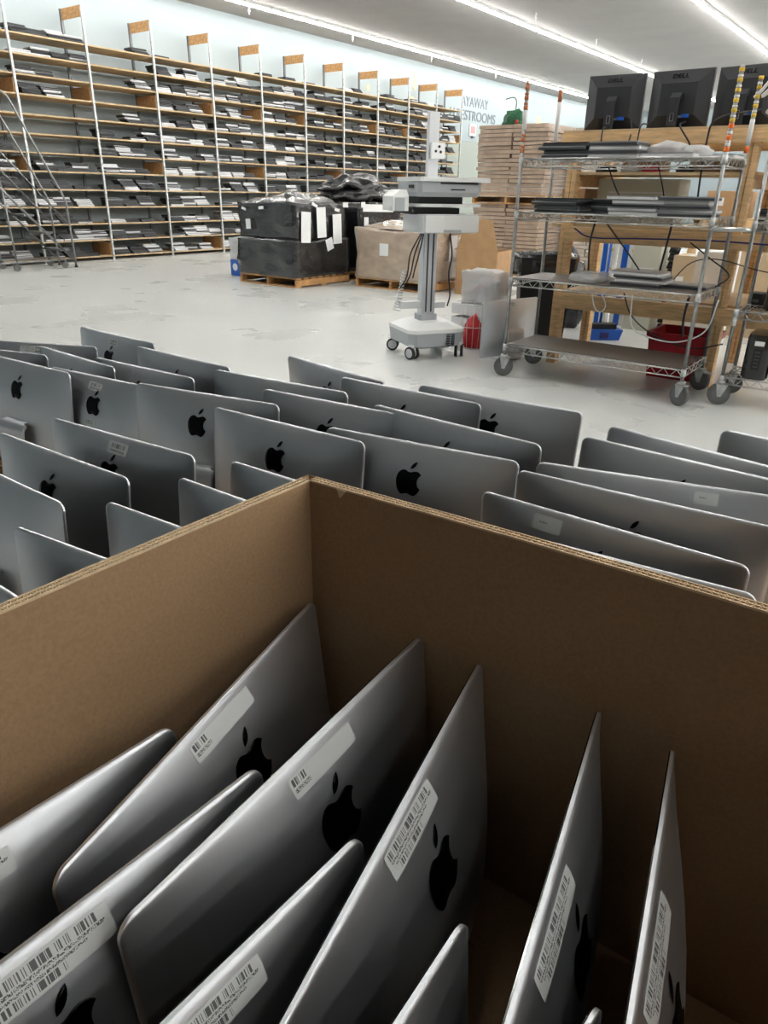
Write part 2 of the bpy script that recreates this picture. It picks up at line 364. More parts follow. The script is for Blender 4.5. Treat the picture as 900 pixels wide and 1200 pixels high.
# ------------------------------------------------------------------ pallets
def pallet_meshes(lx, ly):
    st = MB().box((0, 0, .065), (lx, .04, .09)).mesh('stringer', M['pallet'])
    tp = MB().box((0, 0, .13), (.1, ly, .018)).mesh('deck_board', M['pallet'])
    bt = MB().box((0, 0, .01), (.1, ly, .018)).mesh('bottom_board', M['pallet'])
    return st, tp, bt
PMS = {}
def pallet(loc, lx, ly, label, rz=0., group='wooden pallets'):
    key = (lx, ly)
    if key not in PMS: PMS[key] = pallet_meshes(lx, ly)
    st, tp, bt = PMS[key]
    t = thing('wooden_pallet', label, 'pallet', loc, rz, group)
    for y in (-ly / 2 + .02, 0, ly / 2 - .02): place('stringer', st, t, (0, y, 0))
    n = 8
    for k in range(n): place('deck_board', tp, t, (-lx / 2 + .05 + (lx - .1) * k / (n - 1), 0, 0))
    for x in (-lx / 2 + .05, 0, lx / 2 - .05): place('bottom_board', bt, t, (x, 0, 0))
    return t
PT = .139    # deck height

# ------------------------------------------------------------------ bulk box in the foreground
C = [Vector((.868, .814)), Vector((-.34, .79)), Vector((-.30, -.24)), Vector((.912, -.24))]   # inner corners
BZ0, BZ1, TW = PT + .002, .874, .019
gb = thing('bulk_box', 'large open brown corrugated cardboard bulk box in the foreground, full of computers', 'cardboard box', (0, 0, 0))
pallet((.29, .29, 0), 1.22, 1.06, 'wooden pallet hidden under the foreground cardboard box')
cen = sum(C, Vector((0, 0))) / 4
for k in range(4):
    a, b = C[k], C[(k + 1) % 4]; d = (b - a).normalized(); n = Vector((d.y, -d.x))
    if n.dot((a + b) / 2 - cen) < 0: n = -n
    L = (b - a).length
    w = MB()
    ns = 26
    for off, th in ((0, .0016), (TW / 2 - .0008, .0012), (TW - .0016, .0016)):   # three liners
        vs = []; fs = []
        for j in range(ns + 1):
            s = j / ns; bow = .007 * math.sin(math.pi * s) * (1 if k in (0, 3) else 0)
            wob = .0012 * noise.noise((s * 9, k * 3., 1.)); p = a + d * (L * s if off else L * s) + n * (off + bow)
            if off: p += d * ((off) * (1 if j == ns else -1 if j == 0 else 0))
            q = p + n * th
            vs += [(p.x, p.y, BZ0), (q.x, q.y, BZ0), (q.x, q.y, BZ1 + wob), (p.x, p.y, BZ1 + wob)]
        for j in range(ns):
            for e in range(4): fs.append((j * 4 + e, j * 4 + (e + 1) % 4, j * 4 + 4 + (e + 1) % 4, j * 4 + 4 + e))
        fs += [(3, 2, 1, 0), tuple(ns * 4 + e for e in range(4))]
        w.add(vs, fs, 0)
    wall = w.obj('box_wall', M['card'], gb)
    e_ = MB()                                                    # pale cut edges of the three liners
    for off in (0, TW / 2 - .0008, TW - .0016):
        vs = []; fs = []
        for j in range(41):
            s = j / 40; bow = .007 * math.sin(math.pi * s) * (1 if k in (0, 3) else 0); wob = .0012 * noise.noise((s * 9, k * 3., 1.))
            for o_, z_ in ((-.0002, -.003), (.0018, -.003), (.0018, .0004), (-.0002, .0004)):
                p = a + d * (L * s) + n * (off + o_ + bow); vs.append((p.x, p.y, BZ1 + wob + z_))
        for j in range(40):
            for e in range(4): fs.append((4 * j + e, 4 * j + (e + 1) % 4, 4 * j + 4 + (e + 1) % 4, 4 * j + 4 + e))
        e_.add(vs, fs)
    e_.obj('cut_edge', M['card_in'], wall)
    fl = MB(); pitch = .0085; m = int(L / pitch)
    for lo, hi in ((.0018, TW / 2 - .001), (TW / 2 + .0006, TW - .0018)):
        vs = []; fs = []
        for j in range(2 * m + 1):
            s = j / (2 * m); bow = .007 * math.sin(math.pi * s) * (1 if k in (0, 3) else 0)
            p = a + d * (L * s) + n * ((lo if j % 2 else hi) + bow); q = p + d * .0011
            vs += [(p.x, p.y, BZ1 - .012), (p.x, p.y, BZ1 - .0004), (q.x, q.y, BZ1 - .0004), (q.x, q.y, BZ1 - .012)]
        for j in range(2 * m):
            for e in range(4): fs.append((4 * j + e, 4 * j + (e + 1) % 4, 4 * j + 4 + (e + 1) % 4, 4 * j + 4 + e))
        fl.add(vs, fs, 0)
    vs = []; fs = []
    for j in range(41):
        s = j / 40; bow = .007 * math.sin(math.pi * s) * (1 if k in (0, 3) else 0)
        for o_, z_ in ((.001, BZ1 - .012), (TW - .001, BZ1 - .012), (TW - .001, BZ1 - .004), (.001, BZ1 - .004)):
            p = a + d * (L * s) + n * (o_ + bow); vs.append((p.x, p.y, z_))
    for j in range(40):
        for e in range(4): fs.append((4 * j + e, 4 * j + (e + 1) % 4, 4 * j + 4 + (e + 1) % 4, 4 * j + 4 + e))
    fl.add(vs, fs, 0)
    tag(fl.obj('corrugated_flutes', M['card_in'], wall), None, None, None, 'stuff')
MB().prism([(p.x + (cen.x - p.x) * .002, p.y + (cen.y - p.y) * .002) for p in C], 'z', BZ0, BZ0 + .006).obj('box_floor', M['card'], gb)
pad = MB().prism([(cen.x + (p.x - cen.x) * .985, cen.y + (p.y - cen.y) * .985) for p in C], 'z', BZ0 + .007, .164)
tag(pad.obj('cardboard_pad', M['card']), 'flat cardboard pad on the bottom of the foreground box', 'cardboard pad')
# torn flap of liner at the rim
tn = MB(); p = C[3] + (C[0] - C[3]) * .93
tn.add([(p.x - .0015, p.y - .01, BZ1 - .001), (p.x - .0015, p.y + .012, BZ1 - .001), (p.x - .004, p.y + .002, BZ1 - .016), (p.x - .0005, p.y - .01, BZ1 - .001), (p.x - .0005, p.y + .012, BZ1 - .001), (p.x - .003, p.y + .002, BZ1 - .016)], [(0, 1, 2), (5, 4, 3), (0, 3, 4, 1), (1, 4, 5, 2), (2, 5, 3, 0)])
tn.obj('torn_liner', M['card_in'], gb)

# ------------------------------------------------------------------ all-in-one computers
W, HB, BUL = .65, .48, .055
def bulge(x, z):
    a = min(1, abs(2 * x / W)); b = min(1, abs(2 * (z - HB / 2) / HB))
    return .006 + BUL * max(0, (1 - a ** 2.6) * (1 - b ** 2.5)) ** .95
def rounded(x, z, r=.024):
    cx, cz = W / 2 - r, HB / 2 - r; zz = z - HB / 2
    dx, dz = abs(x) - cx, abs(zz) - cz
    if dx > 0 and dz > 0:
        u, v = dx / r, dz / r
        x = math.copysign(cx + r * u * math.sqrt(1 - v * v / 2), x); zz = math.copysign(cz + r * v * math.sqrt(1 - u * u / 2), zz)
    return x, zz + HB / 2
def axis_pts(L, r=.024):
    e = [0, .006, .012, .018, r]; n = 14
    mid = [r + (L - 2 * r) * k / n for k in range(1, n)]
    return [v - L / 2 for v in e + mid + [L - q for q in reversed(e)]]
def shell():
    mb = MB(); xs = axis_pts(W); zs = [z + HB / 2 for z in axis_pts(HB)]; nx, nz = len(xs), len(zs)
    back = []; 
    for z in zs:
        for x in xs:
            X, Z = rounded(x, z); edge = x in (xs[0], xs[-1]) or z in (zs[0], zs[-1])
            back.append((X, -bulge(x, z) if not edge else -.0052, Z))
    fs = [(j * nx + i, j * nx + i + 1, (j + 1) * nx + i + 1, (j + 1) * nx + i) for j in range(nz - 1) for i in range(nx - 1)]
    ring = [i for i in range(nx)] + [j * nx + nx - 1 for j in range(1, nz)] + [(nz - 1) * nx + i for i in range(nx - 2, -1, -1)] + [j * nx for j in range(nz - 2, 0, -1)]
    vs = list(back); o = len(vs)
    vs += [(back[k][0], -.0006, back[k][2]) for k in ring]; n = len(ring)
    sm = len(fs)
    fs2 = [(ring[k], o + k, o + (k + 1) % n, ring[(k + 1) % n]) for k in range(n)]
    mb.add(vs, fs, 0, True); mb.f += fs2; mb.mi += [0] * n; mb.sm += [False] * n
    mb.f.append(tuple(o + k for k in range(n))); mb.mi.append(0); mb.sm.append(False)
    return mb.mesh('shell', M['alu'])
ME_SHELL = shell()
def conform(polys, name, m, lift=.0007, cuts=3, thick=.0006):
    # flat outlines (x, z) filled, refined and laid on the curved back
    bm = bmesh.new()
    for poly in polys:
        vs = [bm.verts.new((p[0], 0, p[1])) for p in poly]
        es = [bm.edges.new((vs[k], vs[(k + 1) % len(vs)])) for k in range(len(vs))]
        bmesh.ops.triangle_fill(bm, edges=es, use_beauty=True)
    bmesh.ops.subdivide_edges(bm, edges=[e for e in bm.edges if e.calc_length() > .012], cuts=cuts, use_grid_fill=True)
    bmesh.ops.triangulate(bm, faces=bm.faces)
    for v in bm.verts: v.co.y = -bulge(v.co.x, v.co.z) - lift
    for f in bm.faces:
        f.smooth = True
    bmesh.ops.recalc_face_normals(bm, faces=bm.faces)
    if sum(f.normal.y for f in bm.faces) > 0: bmesh.ops.reverse_faces(bm, faces=bm.faces)
    r = bmesh.ops.extrude_face_region(bm, geom=list(bm.faces))
    for v in [g for g in r['geom'] if isinstance(g, bmesh.types.BMVert)]: v.co.y -= thick
    me = bpy.data.meshes.new(name); bm.to_mesh(me); bm.free(); me.materials.append(m); return me
def bez(p0, p1, p2, p3, n=7):
    return [tuple((1 - t) ** 3 * p0[i] + 3 * (1 - t) ** 2 * t * p1[i] + 3 * (1 - t) * t * t * p2[i] + t ** 3 * p3[i] for i in (0, 1)) for t in [k / n for k in range(n)]]
def logo_mesh():
    # bitten fruit with a leaf, unit box about 0.085 x 0.1 m (x to the right as seen from behind)
    b = []
    segs = [((0, 60), (10, 60), (16, 66), (26, 66)), ((26, 66), (34, 66), (41, 61), (45, 55)), ((45, 55), (37, 50), (33, 42), (33, 33)),
            ((33, 33), (33, 22), (39, 13), (48, 9)), ((48, 9), (44, -4), (35, -18), (24, -18)), ((24, -18), (15, -18), (12, -13), (2, -13)),
            ((2, -13), (-8, -13), (-12, -18), (-20, -18)), ((-20, -18), (-32, -18), (-46, 8), (-46, 32)), ((-46, 32), (-46, 52), (-34, 66), (-20, 66)), ((-20, 66), (-12, 66), (-6, 60), (0, 60))]
    for s in segs: b += bez(*s, n=5)
    leaf = bez((1, 71), (1, 84), (11, 95), (22, 97), 6) + bez((22, 97), (23, 84), (13, 71), (1, 71), 6)
    k = .00088; zc = HB - .105
    return conform([[(p[0] * k, (p[1] - 36) * k + zc) for p in b], [(p[0] * k, (p[1] - 36) * k + zc) for p in leaf]], 'logo', M['logo'])
ME_LOGO = logo_mesh()
SM = {}
def sticker(kind, x, dn, w, h, rz=0.):
    key = (kind, x, dn, w, h, rz)
    if key in SM: return SM[key]
    nx, nz = 9, 4; vs = []; fs = []; uv = []
    for layer, lift in ((0, .0005), (1, .0009)):
        for j in range(nz + 1):
            for i in range(nx + 1):
                u, v = i / nx, j / nz; a, b = (u - .5) * w, (v - .5) * h
                if i in (0, nx) and j in (0, nz): a *= .985; b *= .94
                X = x + a * math.cos(rz) - b * math.sin(rz); Z = HB - dn + a * math.sin(rz) + b * math.cos(rz); Z = min(Z, HB - .003)
                vs.append((X, -bulge(X, Z) - lift, Z)); uv.append((u, v))
    N = (nx + 1) * (nz + 1)
    for j in range(nz):
        for i in range(nx):
            q = (j * (nx + 1) + i, j * (nx + 1) + i + 1, (j + 1) * (nx + 1) + i + 1, (j + 1) * (nx + 1) + i)
            fs.append(tuple(N + k for k in q)); fs.append(tuple(reversed(q)))
    ring = [i for i in range(nx + 1)] + [j * (nx + 1) + nx for j in range(1, nz + 1)] + [nz * (nx + 1) + i for i in range(nx - 1, -1, -1)] + [j * (nx + 1) for j in range(nz - 1, 0, -1)]
    for k in range(len(ring)): a, b = ring[k], ring[(k + 1) % len(ring)]; fs.append((a, b, N + b, N + a))
    me = bpy.data.meshes.new('sticker'); me.from_pydata(vs, [], fs); me.materials.append(M[kind])
    lay = me.uv_layers.new(name='UVMap')
    for l in me.loops: lay.data[l.index].uv = uv[l.vertex_index]
    me.update(); SM[key] = me; return me
def screen_mesh():
    mb = MB(); poly = []
    x, z0, z1, r = W / 2 - .0008, .075, HB - .0008, .022
    poly = [(-x, z0), (x, z0)] + [(x - r + r * math.cos(R(t)), z1 - r + r * math.sin(R(t))) for t in (0, 30, 60, 90)] + [(-x + r - r * math.sin(R(t)), z1 - r + r * math.cos(R(t))) for t in (0, 30, 60, 90)]
    mb.prism(poly, 'y', -.0006, .0012); return mb.mesh('screen', M['glass'])
ME_SCREEN = screen_mesh()
def stand_mesh():
    prof = smooth_path([(-.030, .268, 0), (-.062, .272, 0), (-.088, .255, 0), (-.098, .215, 0), (-.096, .11, 0), (-.09, .03, 0), (-.078, .009, 0), (-.03, .004, 0), (.095, .004, 0)], 5)
    mb = MB(); vs = []; fs = []; n = len(prof); hw = .095; th = .0075
    for k, p in enumerate(prof):
        d = (prof[min(k + 1, n - 1)] - prof[max(k - 1, 0)]).normalized(); q = Vector((-d.y, d.x, 0)) * th / 2
        w = hw * (.62 if k < 4 else .8 if k < 8 else 1.)
        vs += [(-w, p.x + q.x, max(0, p.y + q.y)), (w, p.x + q.x, max(0, p.y + q.y)), (w, p.x - q.x, max(0, p.y - q.y)), (-w, p.x - q.x, max(0, p.y - q.y))]
    for k in range(n - 1):
        for e in range(4): fs.append((k * 4 + e, k * 4 + (e + 1) % 4, k * 4 + 4 + (e + 1) % 4, k * 4 + 4 + e))
    fs += [(3, 2, 1, 0), tuple((n - 1) * 4 + e for e in range(4))]
    mb.add(vs, fs); return mb.mesh('stand', M['alu'])
ME_STAND = stand_mesh()
ME_VENT = conform([[(-.05 + .1 * (k / 24 if k <= 24 else (48 - k) / 24), .205 + (.004 if k <= 24 else -.004)) for k in range(49)][:-1]], 'vent_slot', M['black'])
ME_PORT = conform([[(.012 * math.cos(R(t)), .1 + .012 * math.sin(R(t))) for t in range(0, 360, 24)]], 'power_port', M['black'])
def computer(label, c, ang, tilt, base, stand=True, stickers=(), group=None, logo=True):
    a, t = R(ang), R(tilt)
    d = Vector((math.cos(a), math.sin(a), 0)); n = Vector((-math.sin(a), math.cos(a), 0))     # local x, local y (screen side)
    off = max(0.004, c[2] - base - HB * math.cos(t)); y0 = -.24 * math.sin(t) if stand else 0.
    root_xy = Vector((c[0], c[1], 0)) - n * (HB * math.sin(t) + y0)
    o = thing('desktop_computer', label, 'computer', (root_xy.x, root_xy.y, base), a, group)
    if not stand: off = .001 + max(0, .006 * math.sin(abs(t)))
    b = place('shell', ME_SHELL, o, (0, y0, off), (-t, 0, 0))
    place('screen', ME_SCREEN, b)['label'] = 'black glass screen'
    if logo: place('logo', ME_LOGO, b)['label'] = 'glossy black bitten apple logo'
    place('power_port', ME_PORT, b)
    for s in stickers: place('sticker', sticker(*s), b)['label'] = 'white label sticker'
    if stand:
        s = place('stand', ME_STAND, o)
    return o
SS = ('stk_s', .015, .038, .075, .03, -.03)
OUT = [
 ('a', 2.061, 3.223, .675, -91.6, 4, [SS], 'small barcode label above the logo, farthest back on the left'),
 ('b', 1.963, 2.590, .672, -90.9, 2, [], 'back edge of the left group, just right of the farthest one'),
 ('c', 1.758, 3.426, .650, -65.0, 4, [('stk_l', .02, .03, .2, .03, 0.)], 'cut by the left frame edge, wide label along its top'),
 ('d', 1.551, 3.437, .650, -73.4, 4, [], 'cut by the left frame edge, before the widely labelled one'),
 ('e', 1.734, 3.052, .643, -92.6, 4, [], 'skewed one overlapping the farthest logo at the back left'),
 ('f', 1.805, 2.656, .640, -87.0, 4, [], 'second row at the back left, right of the skewed one'),
 ('g', 1.507, 3.066, .650, -87.1, 6, [], 'large one at the left frame edge, stand showing below the logo'),
 ('h', 1.606, 2.655, .634, -84., 6, [('stk_s', -.01, .04, .08, .032, -.05), ('stk_s', -.02, .185, .06, .022, 0.)], 'two small labels above and below the logo'),
 ('i', 1.647, 2.057, .661, -78.0, 6, [], 'logo fully in view and stand edge beside its dark neighbour'),
 ('j', 1.174, 1.892, .653, -84.9, 5, [('stk_s', .02, .035, .085, .033, -.03)], 'white barcode label right above the logo, dark lower half, middle left'),
 ('k', .997, 1.927, .635, -88.1, 6, [], 'bare dark back with half a logo, left of the labelled middle one'),
 ('l', .790, 1.872, .650, -90., 4, [], 'very dark back cut by the left frame edge above the box'),
 ('m', .696, 1.200, .650, -82.9, 4, [], 'second from the left in the row against the box'),
 ('n', .504, 1.241, .650, -89.5, 4, [], 'only a sliver visible at the left end of the box rim'),
 ('o', .889, 1.164, .650, -85.8, 4, [], 'third from the left in the row against the box'),
 ('p', 1.082, 1.156, .650, -89.1, 4, [], 'fourth from the left in the row against the box'),
 ('q', 1.258, 1.145, .650, -88.3, 4, [], 'nearest the rear corner of the box, only its top corner showing'),
 ('r', 1.598, 1.600, .649, -86.8, 5, [], 'logo in view, standing behind the rear corner of the box'),
 ('s', 1.921, 1.952, .675, -83.4, 4, [], 'bare top strip, directly behind the one with its stand edge showing'),
 ('t', 2.306, 2.002, .650, -99.4, -3, [], 'back edge of the middle group, turned toward the medical cart'),
 ('u', 2.202, 1.537, .654, -88.3, 4, [], 'second from the back in the middle group'),
 ('v', 2.275, 1.189, .669, -85.7, 6, [], 'logo half hidden, standing alone against the open floor before the wire rack'),
 ('w', 1.870, 1.622, .660, -84.0, 5, [], 'only the logo leaf showing above the box corner neighbour'),
 ('x', 1.892, 1.142, .673, -92.3, 0, [], 'long bare top edge behind the large logo right of the box corner'),
 ('y', 1.712, 1.150, .650, -80.5, 6, [], 'large logo fully in view just right of the box corner'),
 ('z', 1.518, .487, .645, -90.6, -4, [('stk_h', -.13, .032, .075, .035, 0.)], 'white handwritten label, closest behind the right box rim'),
 ('z2', 1.335, .445, .660, -84.3, 4, [], 'thin top edge just above the right box rim'),
 ('aa', 1.704, .470, .660, -86.2, -4, [], 'long dusty back directly behind the handwritten label one'),
 ('bb', 1.883, .480, .650, -75., 4, [('stk_h', .13, .03, .06, .03, 0.)], 'faint clear label at its right end, third behind the right rim'),
 ('cc', 2.097, .460, .650, -93.0, 4, [], 'fourth behind the right box rim'),
 ('dd', 2.225, .439, .650, -99.1, 4, [], 'fifth behind the right box rim, near the open floor'),
 ('ee', 2.46, .13, .650, -93.6, 4, [], 'last at the right frame edge below the wire rack wheels'),
 ('ff', 1.40, -.22, .650, -90., 4, [], 'dark corner at the lower right frame edge outside the box'),
]
for nm, x, y, z, an, ti, st, lab in OUT:
    computer('silver computer back, ' + lab, (x, y, z), an, ti, PT, True, st, 'silver all-in-one computers on pallets')
ins = [
 ('B1', .141, .735, -2.3, 4, [('stk_l', .02, .03, .12, .03, 0.)], 'short bright one at the left frame edge against the cardboard'),
 ('B2', .532, .708, 15.5, 6, [('stk_c', -.01, .024, .15, .027, 0.)], 'leaning into the rear corner of the box, long blank label'),
 ('B3', .162, .572, -1.2, 4, [('stk_l', .01, .028, .15, .036, 0.)], 'large barcode label at the lower left corner'),
 ('B4', .554, .541, 4.8, 5, [('stk_c', .01, .027, .14, .028, 0.)], 'large central one with full logo and long label'),
 ('B5', .159, .400, -2.1, 4, [('stk_l', .09, .026, .12, .03, 0.)], 'wedged low between the large central one and the middle one'),
 ('B6', .56, .377, 12.8, 5, [('stk_l', -.02, .024, .14, .032, 0.)], 'barcode label and narrow logo in the middle'),
 ('B7', .144, .222, 1.7, 4, [], 'bare corner near the bottom centre'),
 ('B8', .568, .181, 11.8, 2, [('stk_l', -.04, .027, .15, .03, 0.)], 'second from the right, steeply seen with barcode strip'),
 ('B9', .553, .072, 11.1, 4, [('stk_l', .01, .027, .15, .03, 0.)], 'farthest right, steeply seen with long barcode strip'),
 ('B10', .150, .098, -2.4, 4, [], 'small tip at the bottom edge between the two rightmost'),
]
for nm, x, y, an, ti, st, lab in ins:
    computer('silver computer inside the box, ' + lab, (x, y, .165 + HB * math.cos(R(ti))), an, ti, .165, False, st, 'silver all-in-one computers inside the box')
# pallets under the standing computers
for k, (x, y, lx, ly, rz, lab) in enumerate((
    (1.62, .36, 1.22, 1.02, 90, 'right of the foreground box'), (.82, 1.56, 1.02, 1.22, 0, 'left of the foreground box'), (1.92, 1.6, 1.02, 1.22, 0, 'behind the box corner'),
    (1.74, 2.84, 1.3, 1.1, 0, 'at the back left of the computers'), (2.66, .1, .8, 1.1, 0, 'at the right frame edge'), (1.74, -.72, 1.22, 1.02, 0, 'right of the box, outside the frame'), (1.7, 3.98, 1.22, 1.02, 0, 'far left behind the computers'))):
    pallet((x, y, 0), lx, ly, 'wooden pallet under the computers ' + lab, R(rz))

# ------------------------------------------------------------------ wrapped pallet loads
def wrapped(name, mb_size, amp, seed, m, parent, loc, freq=3.5, nseg=14, top_amp=0., waist=None):
    lx, ly, lz = mb_size; bm = bmesh.new(); bmesh.ops.create_cube(bm, size=1)
    bmesh.ops.subdivide_edges(bm, edges=bm.edges, cuts=nseg, use_grid_fill=True)
    for v in bm.verts:
        p = Vector((v.co.x * lx, v.co.y * ly, (v.co.z + .5) * lz)); q = p * freq + Vector((seed, seed * 2.3, 0))
        e = noise.noise_vector(q) * amp + noise.noise_vector(q * 2.7) * amp * .45
        w = 1.
        if waist: w = 1 + waist * math.sin(p.z / lz * math.pi * 2.2)
        if v.co.z <= -.499: e.z = 0
        elif v.co.z >= .499: e.z = e.z + top_amp * max(0, noise.noise(q * .6 + Vector((3, 1, 7)))) * (1 - (2 * v.co.x) ** 2) * (1 - (2 * v.co.y) ** 2) * 3
        v.co = Vector((p.x * w, p.y * w, p.z)) + e
    for f in bm.faces: f.smooth = True
    me = bpy.data.meshes.new(name); bm.to_mesh(me); bm.free(); me.materials.append(m)
    return place(name, me, parent, loc)
def sheet(parent, x, y, z, w, h, nrm, rot=0., name='paper_sheet', m='paper', lift=.0):
    # thin paper on a vertical face; nrm 'x-' faces -X, 'y-' faces -Y
    mb = MB(); c, s = math.cos(rot), math.sin(rot); vs = []
    for t in (0, .003):
        for a, b in ((-w / 2, -h / 2), (w / 2, -h / 2), (w / 2, h / 2), (-w / 2, h / 2)):
            u, v = a * c - b * s, a * s + b * c
            vs.append((x - t, y - u, z + v) if nrm == 'x-' else (x + u, y - t, z + v))
    mb.add(vs, [(0, 1, 2, 3), (7, 6, 5, 4), (0, 4, 5, 1), (1, 5, 6, 2), (2, 6, 7, 3), (3, 7, 4, 0)])
    return mb.obj(name, M[m], parent)
pallet((8.6, 8.25, 0), 1.22, 1.22, 'wooden pallet under the black wrapped cartons')
bl = thing('wrapped_load', 'black shrink-wrapped pallet load with three white papers taped to its right side', 'pallet load', (8.6, 8.25, PT))
wrapped('lower_wrap', (1.24, 1.24, .52), .032, 3, M['wrapk'], bl, (0, 0, .002), 3)
wrapped('upper_wrap', (1.17, 1.17, .5), .032, 9, M['wrapk'], bl, (0, 0, .53), 3)
hump = MB(); N = 16; vs = []; fs = []
for j in range(N + 1):
    for i in range(N + 1):
        u, v = i / N * 2 - 1, j / N * 2 - 1
        z = .2 * max(0, 1 - abs(u) ** 2) ** .7 * max(0, 1 - abs(v) ** 2) ** .7 * (.7 + .6 * noise.noise((u * 2.2, v * 2.2, 4.)))
        vs.append((u * .56, v * .56, 1.015 + z + .025 * noise.noise((u * 6, v * 6, 1.))))
for j in range(N):
    for i in range(N): k = j * (N + 1) + i; fs.append((k, k + 1, k + N + 2, k + N + 1))
hump.add(vs, fs, 0, True); hump.obj('film_cover', M['wrapk'], bl)
for (y, z, w, h, r_) in ((.34, .72, .1, .14, .05), (.42, .93, .09, .035, -.3), (.05, .95, .1, .04, .1)): sheet(bl, -.625, y, z, w, h, 'x-', r_)
for (x, z, w, h, r_) in ((-.40, .70, .2, .42, -.05), (-.06, .76, .2, .42, .03), (.30, .66, .2, .42, .03), (.12, .45, .15, .17, .3), (-.2, 1.0, .12, .04, -.4), (.3, .93, .1, .04, -.2), (.5, 1.0, .12, .07, 0)): sheet(bl, x, -.632, z, w, h, 'y-', r_)
# shrink-wrapped water bottles beside it
wt = thing('bottle_pack', 'shrink-wrapped pack with a blue printed base beside the black wrapped load', 'bottle pack', (9.0, 9.35, 0))
wrapped('wrapped_bottles', (.42, .36, .34), .012, 5, M['clearw'], wt, (-.3, .1, .26), 8, 6)
MB().box((-.3, .1, .13), (.42, .36, .25)).obj('printed_base', M['blue'], wt)
MB().cyl((-.514, .17, .14), (-.512, .17, .14), .06, 14).obj('round_emblem', M['paper'], wt)
# second black load behind with bin bag on top
pallet((9.95, 8.2, 0), 1.1, 1.22, 'wooden pallet under the second black load, behind the first')
b2 = thing('wrapped_load', 'second black wrapped load, partly hidden behind the first, white band along its top', 'pallet load', (9.95, 8.2, PT))
wrapped('wrap', (1.1, 1.24, 1.0), .02, 21, M['wrapk'], b2, (0, 0, .002), 3)
sheet(b2, -.1, -.645, .95, .8, .11, 'y-', -.02, 'white_band'); sheet(b2, -.42, -.65, .74, .11, .16, 'y-', 0.); sheet(b2, -.5, -.65, 1.0, .1, .08, 'y-', 0.)
def blob(name, size, amp, seed, m, parent, loc, freq=2.5, sub=4, flat=True, rot=None):
    bm = bmesh.new(); bmesh.ops.create_icosphere(bm, subdivisions=sub, radius=1)
    for v in bm.verts:
        d = 1 + amp * noise.noise(v.co * freq + Vector((seed, 0, 0))) + amp * .5 * abs(noise.noise(v.co * freq * 2.6 + Vector((0, seed, 0))))
        d -= amp * .35 * abs(noise.noise(v.co * freq * 4.5 + Vector((seed, seed, 3))))
        c = v.co * d
        if flat: c.z = max(c.z, -.45) + .45
        v.co = Vector((c.x * size[0], c.y * size[1], c.z * size[2]))
    for f in bm.faces: f.smooth = True
    me = bpy.data.meshes.new(name); bm.to_mesh(me); bm.free(); me.materials.append(m); return place(name, me, parent, loc, rot)
o = blob('bin_bag', (.5, .55, .27), .35, 4.4, M['bag'], None, (9.9, 8.12, PT + 1.03)); tag(o, 'crumpled glossy black bin bag lying on the second black load', 'bin bag')
# brown wrapped load
pallet((9.5, 6.55, 0), 1.3, 1.32, 'wooden pallet under the clear wrapped brown carton')
br = thing('wrapped_carton', 'brown carton wrapped in clear film with white labels, behind the medical cart', 'pallet load', (9.5, 6.55, PT))
wrapped('carton_wrap', (1.3, 1.32, .7), .034, 31, M['wrapc'], br, (0, 0, .002), 2.6)
hp = MB(); vs = []; fs = []
for j in range(N + 1):
    for i in range(N + 1):
        u, v = i / N * 2 - 1, j / N * 2 - 1
        z = .13 * max(0, 1 - u * u) ** .6 * max(0, 1 - v * v) ** .6 * (.8 + .8 * noise.noise((u * 2, v * 2, 9.)))
        vs.append((u * .64, v * .65, .70 + z + .02 * noise.noise((u * 7, v * 7, 1.))))
for j in range(N):
    for i in range(N): k = j * (N + 1) + i; fs.append((k, k + 1, k + N + 2, k + N + 1))
hp.add(vs, fs, 0, True); hp.obj('film_cover', M['wrapc'], br)
sheet(br, -.685, .1, .42, .16, .17, 'x-'); sheet(br, -.06, -.70, .45, .2, .36, 'y-', -.03); sheet(br, .42, -.70, .47, .22, .3, 'y-', -.1)
MB().box((.16, -.75, .67), (.9, .3, .012), Matrix.Rotation(R(-14), 3, 'X')).obj('carton_flap', M['card3'], br)
# open cardboard sheets right of the carton
cb = thing('open_carton', 'open brown cardboard carton with raised flap right of the wrapped carton', 'cardboard box', (9.5, 5.35, 0), R(8))
for (c, d) in (((-.3, 0, .3), (.012, .6, .6)), ((.3, 0, .3), (.012, .6, .6)), ((0, -.3, .3), (.6, .012, .6)), ((0, .3, .3), (.6, .012, .6))): MB().box(c, d).obj('box_wall', M['card2'], cb)
MB().box((0, 0, .008), (.6, .6, .012)).obj('box_floor', M['card2'], cb)
MB().prism([(-.3, .61), (.3, .6), (.22, .95), (.05, 1.02), (-.2, 1.0)], 'x', -.3, -.288).obj('raised_flap', M['card2'], cb)
MB().box((0, .22, .68), (.6, .3, .01), Matrix.Rotation(R(-30), 3, 'X')).obj('side_flap', M['card2'], cb)

